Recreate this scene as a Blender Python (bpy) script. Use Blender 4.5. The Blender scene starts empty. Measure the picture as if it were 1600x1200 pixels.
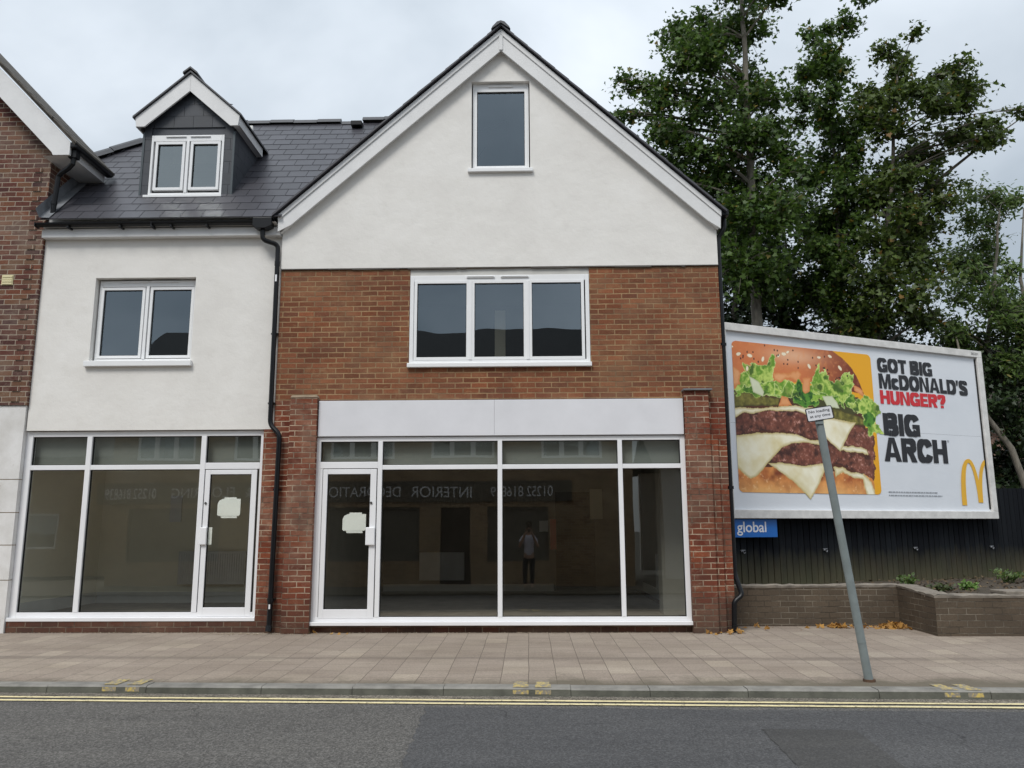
import bpy, bmesh, math, random
import numpy as np
from mathutils import Vector, Matrix
R_ = math.radians
random.seed(7)
scene = bpy.context.scene
col = scene.collection

# ------------------------------------------------------------------ camera
PITCH, YAW, ROLL = R_(10.14), R_(1.1), R_(.24)
F = Vector((-math.sin(YAW)*math.cos(PITCH), math.cos(YAW)*math.cos(PITCH), math.sin(PITCH)))
R0 = Vector((math.cos(YAW), math.sin(YAW), 0)); U0 = R0.cross(F)
U = U0*math.cos(ROLL) + R0*math.sin(ROLL); RR = R0*math.cos(ROLL) - U0*math.sin(ROLL)
cam_d = bpy.data.cameras.new('camera'); cam = bpy.data.objects.new('camera', cam_d); col.objects.link(cam)
M = Matrix((RR, U, -F)).transposed().to_4x4(); M.translation = Vector((0, -11.2, 1.35)); cam.matrix_world = M
cam_d.sensor_width = 36; cam_d.sensor_fit = 'HORIZONTAL'; cam_d.lens = 36*1270/1600
cam_d.clip_start = .03; cam_d.clip_end = 2000
scene.camera = cam

# ------------------------------------------------------------------ sky and light
SUN_EL, SUN_AZ = R_(52), R_(205)          # soft sun behind the photographer, a little to the left
world = bpy.data.worlds.new('World'); scene.world = world; world.use_nodes = True
nt = world.node_tree; N = nt.nodes; L = nt.links
for n in list(N): N.remove(n)
wo = N.new('ShaderNodeOutputWorld'); bg = N.new('ShaderNodeBackground'); L.new(bg.outputs[0], wo.inputs[0])
sky = N.new('ShaderNodeTexSky'); sky.sky_type = 'NISHITA'; sky.sun_disc = False
sky.sun_elevation = SUN_EL; sky.sun_rotation = SUN_AZ
tc = N.new('ShaderNodeTexCoord'); sep = N.new('ShaderNodeSeparateXYZ'); L.new(tc.outputs['Generated'], sep.inputs[0])
zz = N.new('ShaderNodeMath'); zz.operation = 'MAXIMUM'; zz.inputs[1].default_value = 0; L.new(sep.outputs[2], zz.inputs[0])
za = N.new('ShaderNodeMath'); za.operation = 'ADD'; za.inputs[1].default_value = .35; L.new(zz.outputs[0], za.inputs[0])
cx = N.new('ShaderNodeMath'); cx.operation = 'DIVIDE'; L.new(sep.outputs[0], cx.inputs[0]); L.new(za.outputs[0], cx.inputs[1])
cy = N.new('ShaderNodeMath'); cy.operation = 'DIVIDE'; L.new(sep.outputs[1], cy.inputs[0]); L.new(za.outputs[0], cy.inputs[1])
cmb = N.new('ShaderNodeCombineXYZ'); L.new(cx.outputs[0], cmb.inputs[0]); L.new(cy.outputs[0], cmb.inputs[1])
n1 = N.new('ShaderNodeTexNoise'); n1.inputs['Scale'].default_value = 1.25; n1.inputs['Detail'].default_value = 6; n1.inputs['Roughness'].default_value = .52
n1.inputs['Distortion'].default_value = .35; L.new(cmb.outputs[0], n1.inputs['Vector'])
cr = N.new('ShaderNodeValToRGB'); L.new(n1.outputs[0], cr.inputs[0])
cr.color_ramp.elements[0].position = .36; cr.color_ramp.elements[0].color = (3.9, 4.45, 5.0, 1)
cr.color_ramp.elements[1].position = .66; cr.color_ramp.elements[1].color = (7.4, 7.95, 8.55, 1)
zen = N.new('ShaderNodeMath'); zen.operation = 'MULTIPLY_ADD'; zen.inputs[1].default_value = .9; zen.inputs[2].default_value = .86; L.new(zz.outputs[0], zen.inputs[0])
cl = N.new('ShaderNodeVectorMath'); cl.operation = 'SCALE'; L.new(cr.outputs[0], cl.inputs[0]); L.new(zen.outputs[0], cl.inputs['Scale'])
mx = N.new('ShaderNodeMix'); mx.data_type = 'RGBA'; mx.inputs['Factor'].default_value = .9
L.new(sky.outputs[0], mx.inputs['A']); L.new(cl.outputs[0], mx.inputs['B']); L.new(mx.outputs['Result'], bg.inputs[0])
bg.inputs[1].default_value = .1
sun_d = bpy.data.lights.new('sun', 'SUN'); sun_d.energy = 2.1; sun_d.angle = R_(20); sun_d.color = (1, .97, .92)
sun = bpy.data.objects.new('sun', sun_d); col.objects.link(sun)
# direction towards the sun
sd = Vector((-.42*math.cos(SUN_EL), -.907*math.cos(SUN_EL), math.sin(SUN_EL)))
sun.rotation_euler = sd.to_track_quat('Z', 'Y').to_euler()
scene.view_settings.view_transform = 'Standard'; scene.view_settings.look = 'None'
scene.view_settings.gamma = 1; scene.view_settings.use_curve_mapping = False
scene.view_settings.exposure = .12
scene.render.engine = 'CYCLES'
scene.cycles.max_bounces = 8; scene.cycles.transparent_max_bounces = 12; scene.cycles.glossy_bounces = 4

# ------------------------------------------------------------------ helpers
OFF = {}
class MB:
    """collects simple shapes and links them as ONE mesh object"""
    def __init__(s): s.v = []; s.f = []; s.m = []
    def quad(s, *p):
        b = len(s.v); s.v += [tuple(q) for q in p]; s.f.append(tuple(range(b, b+len(p)))); return s
    def box(s, x0, x1, y0, y1, z0, z1):
        b = len(s.v)
        s.v += [(x, y, z) for z in (z0, z1) for y in (y0, y1) for x in (x0, x1)]
        for q in ((0,2,3,1),(4,5,7,6),(0,1,5,4),(2,6,7,3),(0,4,6,2),(1,3,7,5)): s.f.append(tuple(b+i for i in q))
        return s
    def frame(s, x0, x1, z0, z1, w, y0, y1, wb=None, wt=None):
        wb = w if wb is None else wb; wt = w if wt is None else wt
        s.box(x0, x0+w, y0, y1, z0, z1); s.box(x1-w, x1, y0, y1, z0, z1)
        s.box(x0+w, x1-w, y0, y1, z0, z0+wb); s.box(x0+w, x1-w, y0, y1, z1-wt, z1); return s
    def prism(s, pts, y0, y1):
        """polygon (x,z) points extruded along y"""
        n = len(pts); b = len(s.v)
        s.v += [(x, y0, z) for x, z in pts] + [(x, y1, z) for x, z in pts]
        s.f.append(tuple(b+i for i in range(n))); s.f.append(tuple(b+n+i for i in reversed(range(n))))
        for i in range(n):
            j = (i+1) % n; s.f.append((b+i, b+n+i, b+n+j, b+j))
        return s
    def tube(s, pts, r, n=10, caps=True):
        pts = [Vector(p) for p in pts]; rs = r if isinstance(r, (list, tuple)) else [r]*len(pts)
        b = len(s.v); prev = None
        for i, p in enumerate(pts):
            t = (pts[min(i+1, len(pts)-1)] - pts[max(i-1, 0)]).normalized()
            if prev is None:
                a = Vector((1, 0, 0)) if abs(t.x) < .8 else Vector((0, 1, 0)); a = (a - t*a.dot(t)).normalized()
            else: a = (prev - t*prev.dot(t)).normalized()
            prev = a; c = t.cross(a)
            for k in range(n):
                an = 2*math.pi*k/n; s.v.append(tuple(p + (a*math.cos(an) + c*math.sin(an))*rs[i]))
        for i in range(len(pts)-1):
            for k in range(n):
                k2 = (k+1) % n; s.f.append((b+i*n+k, b+i*n+k2, b+(i+1)*n+k2, b+(i+1)*n+k))
        if caps:
            s.f.append(tuple(b+k for k in reversed(range(n)))); e = b+(len(pts)-1)*n; s.f.append(tuple(e+k for k in range(n)))
        return s
    def wall(s, xs, top, bot, holes, y0, y1):
        """wall in the xz plane: top/bot are functions of x, holes are (x0,x1,z0,z1); y0 is the front"""
        cuts = sorted(set([round(x, 4) for x in xs] + [round(h[i], 4) for h in holes for i in (0, 1)]))
        for a, c in zip(cuts[:-1], cuts[1:]):
            mid = (a+c)/2; hs = sorted([h for h in holes if h[0] <= mid <= h[1]], key=lambda h: h[2])
            lo = (bot(a), bot(c))
            for h in hs:
                s.quad((a, y0, lo[0]), (c, y0, lo[1]), (c, y0, h[2]), (a, y0, h[2]))
                s.quad((c, y1, lo[1]), (a, y1, lo[0]), (a, y1, h[2]), (c, y1, h[2])); lo = (h[3], h[3])
            s.quad((a, y0, lo[0]), (c, y0, lo[1]), (c, y0, top(c)), (a, y0, top(a)))
            s.quad((c, y1, lo[1]), (a, y1, lo[0]), (a, y1, top(a)), (c, y1, top(c)))
            s.quad((a, y0, top(a)), (c, y0, top(c)), (c, y1, top(c)), (a, y1, top(a)))
            s.quad((a, y0, bot(a)), (a, y1, bot(a)), (c, y1, bot(c)), (c, y0, bot(c)))
        for h in holes:
            a, c, z0, z1 = h
            s.quad((a, y0, z0), (a, y1, z0), (a, y1, z1), (a, y0, z1)); s.quad((c, y0, z0), (c, y0, z1), (c, y1, z1), (c, y1, z0))
            s.quad((a, y0, z0), (c, y0, z0), (c, y1, z0), (a, y1, z0)); s.quad((a, y0, z1), (a, y1, z1), (c, y1, z1), (c, y0, z1))
        x0, x1 = cuts[0], cuts[-1]
        s.quad((x0, y1, bot(x0)), (x0, y0, bot(x0)), (x0, y0, top(x0)), (x0, y1, top(x0)))
        s.quad((x1, y0, bot(x1)), (x1, y1, bot(x1)), (x1, y1, top(x1)), (x1, y0, top(x1)))
        return s
    def build(s, name, mat, parent=None, smooth=False, local=False, bevel=0):
        me = bpy.data.meshes.new(name)
        off = Vector((0, 0, 0))
        if parent is not None and not local: off = OFF[parent.name]
        me.from_pydata([tuple(Vector(q)-off) for q in s.v], [], s.f)
        # box-mapped uv in metres, from world axes
        uvl = me.uv_layers.new(name='UVMap'); me.update()
        nl = len(me.loops); co = np.array(s.v, dtype=float).reshape(-1, 3)
        li = np.empty(nl, dtype=np.int32); me.loops.foreach_get('vertex_index', li)
        npoly = len(me.polygons); no = np.empty(npoly*3); me.polygons.foreach_get('normal', no); no = np.abs(no.reshape(-1, 3))
        tot = np.empty(npoly, dtype=np.int32); me.polygons.foreach_get('loop_total', tot)
        nn = np.repeat(no, tot, axis=0); c = co[li]
        ax = nn.argmax(1)
        u = np.where(ax == 0, c[:, 1], c[:, 0]); v = np.where(ax == 2, c[:, 1], c[:, 2])
        uvl.data.foreach_set('uv', np.stack([u, v], 1).ravel().astype(np.float32))
        if smooth: me.polygons.foreach_set('use_smooth', [True]*npoly)
        for m in (mat if isinstance(mat, list) else [mat]): me.materials.append(m)
        o = bpy.data.objects.new(name, me); col.objects.link(o)
        if parent is not None: o.parent = parent
        OFF[o.name] = off if parent is not None else Vector((0, 0, 0))
        if bevel:
            b = o.modifiers.new('bevel', 'BEVEL'); b.width = bevel; b.segments = 2; b.limit_method = 'ANGLE'
        return o
def fillet(pts, r=.05, n=5):
    P = [Vector(p) for p in pts]; out = [P[0]]
    for a, b, c in zip(P[:-2], P[1:-1], P[2:]):
        k = min(r, (b-a).length*.45, (c-b).length*.45); p0 = b+(a-b).normalized()*k; p1 = b+(c-b).normalized()*k
        for i in range(n+1): t = i/n; out.append(p0*(1-t)**2+b*2*t*(1-t)+p1*t*t)
    return out+[P[-1]]
def thing(name, label, cat, loc=(0, 0, 0), rz=0, group=None):
    o = bpy.data.objects.new(name, None); col.objects.link(o); o.location = loc; o.rotation_euler = (0, 0, rz)
    o.empty_display_size = .2
    o['label'] = label; o['category'] = cat
    if group: o['group'] = group
    OFF[o.name] = Vector(loc); return o
def tag(o, label, cat, group=None):
    o['label'] = label; o['category'] = cat
    if group: o['group'] = group
    return o
def kind(o, k, label=None):
    o['kind'] = k
    if label: o['label'] = label
    return o

# ------------------------------------------------------------------ materials
def mat(name):
    m = bpy.data.materials.new(name); m.use_nodes = True; t = m.node_tree
    return m, t, t.nodes['Principled BSDF']
def ramp(t, src, stops):
    r = t.nodes.new('ShaderNodeValToRGB'); t.links.new(src, r.inputs[0]); e = r.color_ramp.elements
    while len(e) < len(stops): e.new(.5)
    for i, (p, c) in enumerate(stops):
        e[i].position = p; e[i].color = (*c, 1) if len(c) == 3 else c
    return r.outputs[0]
def noise(t, scale, detail=4, rough=.55, vec=None, dist=0):
    n = t.nodes.new('ShaderNodeTexNoise'); n.inputs['Scale'].default_value = scale; n.inputs['Detail'].default_value = detail
    n.inputs['Roughness'].default_value = rough; n.inputs['Distortion'].default_value = dist
    if vec is not None: t.links.new(vec, n.inputs['Vector'])
    return n.outputs[0]
def mixc(t, fac, a, b, mode='MIX'):
    m = t.nodes.new('ShaderNodeMix'); m.data_type = 'RGBA'; m.blend_type = mode
    for k, s in (('Factor', fac), ('A', a), ('B', b)):
        if hasattr(s, 'links'): t.links.new(s, m.inputs[k] if k == 'Factor' else m.inputs[k])
        elif k == 'Factor': m.inputs[k].default_value = s
        else: m.inputs[k].default_value = (*s, 1)
    return m.outputs['Result']
def bump(t, b, h, strength=.3, dist=.01, prev=None):
    n = t.nodes.new('ShaderNodeBump'); n.inputs['Strength'].default_value = strength; n.inputs['Distance'].default_value = dist
    t.links.new(h, n.inputs['Height'])
    if prev is not None: t.links.new(prev, n.inputs['Normal'])
    t.links.new(n.outputs[0], b.inputs['Normal']); return n.outputs[0]
def coords(t, kind='Object'):
    n = t.nodes.new('ShaderNodeTexCoord'); return n.outputs[kind]
def mapping(t, src, scale=(1, 1, 1), loc=(0, 0, 0), rot=(0, 0, 0)):
    n = t.nodes.new('ShaderNodeMapping'); t.links.new(src, n.inputs[0])
    n.inputs['Scale'].default_value = scale; n.inputs['Location'].default_value = loc; n.inputs['Rotation'].default_value = rot
    return n.outputs[0]
def math_(t, op, a, b=0.):
    n = t.nodes.new('ShaderNodeMath'); n.operation = op
    for i, s in enumerate((a, b)):
        if hasattr(s, 'links'): t.links.new(s, n.inputs[i])
        else: n.inputs[i].default_value = s
    return n.outputs[0]
def plain(name, c, rough=.5, metal=0, var=.06, scale=3, bmp=0, bscale=80, spec=.5):
    m, t, b = mat(name); v = coords(t)
    nz = noise(t, scale, 5, .6, v)
    lo = tuple(x*(1-var) for x in c); hi = tuple(min(1, x*(1+var)) for x in c)
    t.links.new(ramp(t, nz, [(.3, lo), (.7, hi)]), b.inputs['Base Color'])
    b.inputs['Roughness'].default_value = rough; b.inputs['Metallic'].default_value = metal
    b.inputs['Specular IOR Level'].default_value = spec
    if bmp: bump(t, b, noise(t, bscale, 4, .6, v), bmp, .01)
    return m
def brick_mat(name, cols, mortar, w=.225, h=.075, msize=.010, soot=None, bumpy=.6, dirt=.25, seed=0, mortar2=None, ms_noise=True):
    m, t, b = mat(name); uv = coords(t, 'UV')
    uv = mapping(t, uv, loc=(seed*1.37, seed*.3, 0))
    # uneven courses and arrises
    wob = t.nodes.new('ShaderNodeTexNoise'); wob.inputs['Scale'].default_value = 7; wob.inputs['Detail'].default_value = 3; t.links.new(uv, wob.inputs['Vector'])
    sub = t.nodes.new('ShaderNodeVectorMath'); sub.operation = 'SUBTRACT'; t.links.new(wob.outputs['Color'], sub.inputs[0]); sub.inputs[1].default_value = (.5, .5, .5)
    sc = t.nodes.new('ShaderNodeVectorMath'); sc.operation = 'SCALE'; t.links.new(sub.outputs[0], sc.inputs[0]); sc.inputs['Scale'].default_value = .011
    ad = t.nodes.new('ShaderNodeVectorMath'); ad.operation = 'ADD'; t.links.new(uv, ad.inputs[0]); t.links.new(sc.outputs[0], ad.inputs[1])
    br = t.nodes.new('ShaderNodeTexBrick'); t.links.new(ad.outputs[0], br.inputs['Vector'])
    br.inputs['Scale'].default_value = 1; br.inputs['Brick Width'].default_value = w; br.inputs['Row Height'].default_value = h
    br.inputs['Mortar Size'].default_value = msize/2; br.inputs['Mortar Smooth'].default_value = .25; br.inputs['Bias'].default_value = 0
    br.inputs['Color1'].default_value = (0, 0, 0, 1); br.inputs['Color2'].default_value = (1, 1, 1, 1); br.inputs['Mortar'].default_value = (.5, .5, .5, 1)
    k = len(cols); c = ramp(t, br.outputs['Color'], [((i+.5)/k, cc) for i, cc in enumerate(cols)])
    fine = noise(t, 45, 5, .7, uv); c = mixc(t, .6, c, ramp(t, fine, [(.25, (.55, .53, .5)), (.75, (1.4, 1.4, 1.4))]), 'MULTIPLY')
    big = noise(t, 1.3, 4, .6, uv)
    mort = mixc(t, ramp(t, noise(t, 2.1, 5, .65, uv), [(.42, (0, 0, 0)), (.6, (1, 1, 1))]), mortar, mortar2 or mortar)
    mort = mixc(t, .5, mort, ramp(t, fine, [(.2, (.6, .6, .6)), (.8, (1.3, 1.3, 1.3))]), 'MULTIPLY')
    c = mixc(t, ramp(t, noise(t, .9, 5, .7, mapping(t, uv, (1, 1.6, 1), (5, 2, 0))), [(.45, (0, 0, 0)), (.7, (.45,.45,.45))]), c, tuple(.5*(a_+b_*1.6) for a_, b_ in zip(cols[0], mortar)), 'MIX')
    c = mixc(t, br.outputs['Fac'], c, mort)
    # smeared mortar and dirt with shapes of their own
    sm = ramp(t, noise(t, 5.5, 6, .72, uv, .6), [(.56, (0, 0, 0)), (.74, (.55, .55, .55))])
    c = mixc(t, sm, c, mortar)
    c = mixc(t, ramp(t, big, [(.4, (0, 0, 0)), (.72, (dirt, dirt, dirt))]), c, (.05, .04, .032))
    if soot:
        # (z0, z1, strength): grime splashed near the ground
        sp = t.nodes.new('ShaderNodeSeparateXYZ'); t.links.new(coords(t, 'UV'), sp.inputs[0])
        g = math_(t, 'ADD', sp.outputs[1], math_(t, 'MULTIPLY', math_(t, 'SUBTRACT', noise(t, 3, 5, .7, uv), .5), .5))
        c = mixc(t, ramp(t, g, [(max(0, soot[0]), (soot[2],)*3), (soot[1], (0, 0, 0))]), c, (.045, .038, .03))
    t.links.new(c, b.inputs['Base Color']); b.inputs['Roughness'].default_value = .88; b.inputs['Specular IOR Level'].default_value = .25
    hgt = math_(t, 'ADD', math_(t, 'MULTIPLY', math_(t, 'SUBTRACT', 1, br.outputs['Fac']), 1.), math_(t, 'MULTIPLY', fine, .35))
    bump(t, b, hgt, bumpy, .012)
    return m
def glass(name, refl, tint=(.9, .97, 1), wav=.0, trans=(.9, .93, .91)):
    m = bpy.data.materials.new(name); m.use_nodes = True; t = m.node_tree
    for n in list(t.nodes): t.nodes.remove(n)
    o = t.nodes.new('ShaderNodeOutputMaterial'); mixs = t.nodes.new('ShaderNodeMixShader')
    tr = t.nodes.new('ShaderNodeBsdfTransparent'); tr.inputs[0].default_value = (*trans, 1)
    gl = t.nodes.new('ShaderNodeBsdfGlossy'); gl.inputs['Roughness'].default_value = .005; gl.inputs[0].default_value = (*tint, 1)
    fr = t.nodes.new('ShaderNodeFresnel'); ge = t.nodes.new('ShaderNodeNewGeometry')
    t.links.new(math_(t, 'MULTIPLY_ADD', ge.outputs['Backfacing'], -.8333), fr.inputs[0]); fr.inputs[0].links[0].from_node.inputs[2].default_value = 1.5     # same reflectance from both sides
    f = math_(t, 'ADD', math_(t, 'MULTIPLY', fr.outputs[0], .9), refl)
    t.links.new(f, mixs.inputs[0]); t.links.new(tr.outputs[0], mixs.inputs[1]); t.links.new(gl.outputs[0], mixs.inputs[2]); t.links.new(mixs.outputs[0], o.inputs[0])
    if wav:
        bp = t.nodes.new('ShaderNodeBump'); bp.inputs['Strength'].default_value = wav; bp.inputs['Distance'].default_value = .02
        t.links.new(noise(t, 1.3, 1, .4, coords(t)), bp.inputs['Height']); t.links.new(bp.outputs[0], gl.inputs['Normal']); 
    return m

# orange-brown commons of the gable house and the redder rebuilt ground floor
M_BRICK = brick_mat('brick_upper', [(.155,.054,.027),(.20,.069,.033),(.225,.079,.037),(.185,.074,.041),(.265,.090,.042),(.16,.060,.034)], (.36,.235,.125), mortar2=(.22,.14,.08), msize=.017, dirt=.35)
M_BRICK_LOW = brick_mat('brick_lower', [(.13,.030,.016),(.185,.041,.020),(.215,.052,.024),(.16,.042,.021),(.235,.065,.030)], (.50,.38,.27), mortar2=(.13,.085,.06), msize=.014, soot=(.05, .75, .65), dirt=.55, seed=3)
M_BRICK_NB = brick_mat('brick_neighbour', [(.075,.030,.026),(.12,.040,.028),(.10,.036,.030),(.055,.026,.027),(.17,.058,.032),(.16,.085,.05),(.09,.034,.026)], (.34,.28,.22), msize=.014, dirt=.15, seed=6)
M_BRICK_DARK = brick_mat('brick_low_wall', [(.088,.066,.046),(.105,.080,.056),(.095,.073,.052),(.112,.085,.060)], (.055,.045,.034), mortar2=(.24,.21,.165), msize=.010, dirt=.4, seed=9, h=.078)
M_BRICK_OPP = brick_mat('brick_opposite', [(.36,.25,.14),(.42,.29,.17),(.30,.19,.11)], (.42,.36,.27), seed=4)

def render_mat():
    m, t, b = mat('white_render'); v = coords(t)
    c = ramp(t, noise(t, 1.1, 6, .62, v, .3), [(.3, (.71,.688,.655)), (.5, (.75,.73,.695)), (.7, (.79,.772,.742))])
    blo = ramp(t, noise(t, 4.5, 6, .7, v), [(.55, (1,1,1)), (.78, (.93,.925,.915))])
    c = mixc(t, 1, c, blo, 'MULTIPLY')
    t.links.new(c, b.inputs['Base Color']); b.inputs['Roughness'].default_value = .9; b.inputs['Specular IOR Level'].default_value = .2
    p = bump(t, b, noise(t, 3.2, 4, .6, v), .35, .03); bump(t, b, noise(t, 60, 5, .7, v), .25, .006, p)
    return m
M_RENDER = render_mat()
M_UPVC = plain('white_plastic', (.80,.805,.81), .32, var=.02, scale=5)
M_ALU = plain('white_coated_metal', (.80,.80,.815), .38, var=.03, scale=2)
M_BARGE = plain('painted_bargeboard', (.69,.69,.69), .5, var=.05, scale=4, bmp=.12, bscale=30)
M_FASCIA = plain('sign_board', (.70,.70,.73), .42, var=.045, scale=2.2, bmp=.06, bscale=6)
M_BLACKPL = plain('black_plastic', (.006,.0065,.008), .35, var=.2, scale=6, spec=.3)
M_GASKET = plain('dark_gap', (.01,.01,.01), .8)
M_LEAD = plain('lead_flashing', (.16,.17,.185), .6, var=.25, scale=6, bmp=.3, bscale=12)
def slate_mat(name, base, var=.3, rough=.42):
    m, t, b = mat(name); v = coords(t)
    g = t.nodes.new('ShaderNodeNewGeometry')
    lo = tuple(x*(1-var) for x in base); hi = tuple(x*(1+var) for x in base)
    c = ramp(t, g.outputs['Random Per Island'], [(0, lo), (1, hi)])
    c = mixc(t, .6, c, ramp(t, noise(t, 9, 6, .65, v), [(.3, (.8,.8,.8)), (.7, (1.15,1.15,1.17))]), 'MULTIPLY')
    t.links.new(c, b.inputs['Base Color']); b.inputs['Roughness'].default_value = rough
    bump(t, b, noise(t, 25, 5, .6, v), .15, .006); return m
M_SLATE = slate_mat('roof_slate', (.052,.051,.060), .14, .42)
M_HANG = slate_mat('hung_slate', (.035,.040,.050), .12, .5)
M_RIDGE = plain('ridge_tile', (.055,.057,.064), .5, var=.2, scale=5, bmp=.2, bscale=30)
M_OLDTILE = plain('weathered_tile', (.085,.075,.062), .85, var=.5, scale=9, bmp=.5, bscale=20)
M_GLASS_UP = glass('window_glass', .16, (.80,.92,1.), .22, (.7,.75,.75))
M_GLASS_SHOP = glass('shop_glass', .10, (1,1,.95), .05, (.93,.95,.91))
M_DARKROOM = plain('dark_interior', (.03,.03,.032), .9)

def painted_stone():
    m, t, b = mat('painted_pilaster'); v = coords(t)
    c = ramp(t, noise(t, 2.3, 6, .65, v), [(.35, (.60,.585,.56)), (.65, (.74,.73,.72))])
    chip = ramp(t, noise(t, 7, 7, .75, mapping(t, v, (1, 1, .5))), [(.62, (0,0,0)), (.68, (1,1,1))])
    c = mixc(t, chip, c, (.42,.37,.31)); t.links.new(c, b.inputs['Base Color']); b.inputs['Roughness'].default_value = .7
    bump(t, b, noise(t, 12, 5, .7, v), .3, .01); return m
M_PILPAINT = painted_stone()
M_TAN = plain('bare_cement', (.36,.28,.20), .95, var=.2, scale=9, bmp=.5, bscale=40)

def asphalt(name, c, spread, agg=.9):
    m, t, b = mat(name); v = coords(t)
    vo = t.nodes.new('ShaderNodeTexVoronoi'); vo.inputs['Scale'].default_value = 85; t.links.new(v, vo.inputs['Vector'])
    a = ramp(t, vo.outputs['Color'], [(0, tuple(x*(1-spread) for x in c)), (.55, c), (1, tuple(x*(1+spread*1.4) for x in c))])
    g = noise(t, 260, 3, .7, v); a = mixc(t, .7, a, ramp(t, g, [(.3, (.65,.65,.65)), (.7, (1.4,1.4,1.4))]), 'MULTIPLY')
    bigv = mapping(t, v, (.35, 1.6, 1)); a = mixc(t, 1, a, ramp(t, noise(t, 1.4, 6, .65, bigv), [(.3, (.82,.82,.83)), (.7, (1.16,1.15,1.13))]), 'MULTIPLY')
    a = mixc(t, ramp(t, noise(t, 9, 7, .75, v), [(.66, (0,0,0)), (.72, (.45,.45,.45))]), a, (.14,.12,.10))
    cv = t.nodes.new('ShaderNodeTexVoronoi'); cv.feature = 'DISTANCE_TO_EDGE'; cv.inputs['Scale'].default_value = .45; wv = t.nodes.new('ShaderNodeVectorMath'); wv.operation = 'MULTIPLY_ADD'; wn = t.nodes.new('ShaderNodeTexNoise'); wn.inputs['Scale'].default_value = 2.5; wn.inputs['Detail'].default_value = 6; t.links.new(v, wn.inputs['Vector']); t.links.new(wn.outputs['Color'], wv.inputs[0]); wv.inputs[1].default_value = (.7, .7, 0); t.links.new(v, wv.inputs[2]); t.links.new(wv.outputs[0], cv.inputs['Vector'])
    a = mixc(t, math_(t, 'MULTIPLY', ramp(t, cv.outputs['Distance'], [(0, (.8,.8,.8)), (.006, (0,0,0))]), ramp(t, noise(t, .8, 2, .5, v), [(.52, (0,0,0)), (.58, (1,1,1))])), a, tuple(x*.35 for x in c))
    t.links.new(a, b.inputs['Base Color']); b.inputs['Roughness'].default_value = .82; b.inputs['Specular IOR Level'].default_value = .3
    bump(t, b, math_(t, 'ADD', vo.outputs['Distance'], g), agg, .006); return m
M_ASPH = asphalt('old_tarmac', (.118,.113,.106), .55)
M_ASPH2 = asphalt('newer_tarmac', (.078,.078,.080), .4, .7)
M_ASPH3 = asphalt('patch_tarmac', (.062,.061,.060), .3, .6)
M_GRIT = asphalt('channel_grit', (.19,.17,.14), .7, 1)
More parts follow.
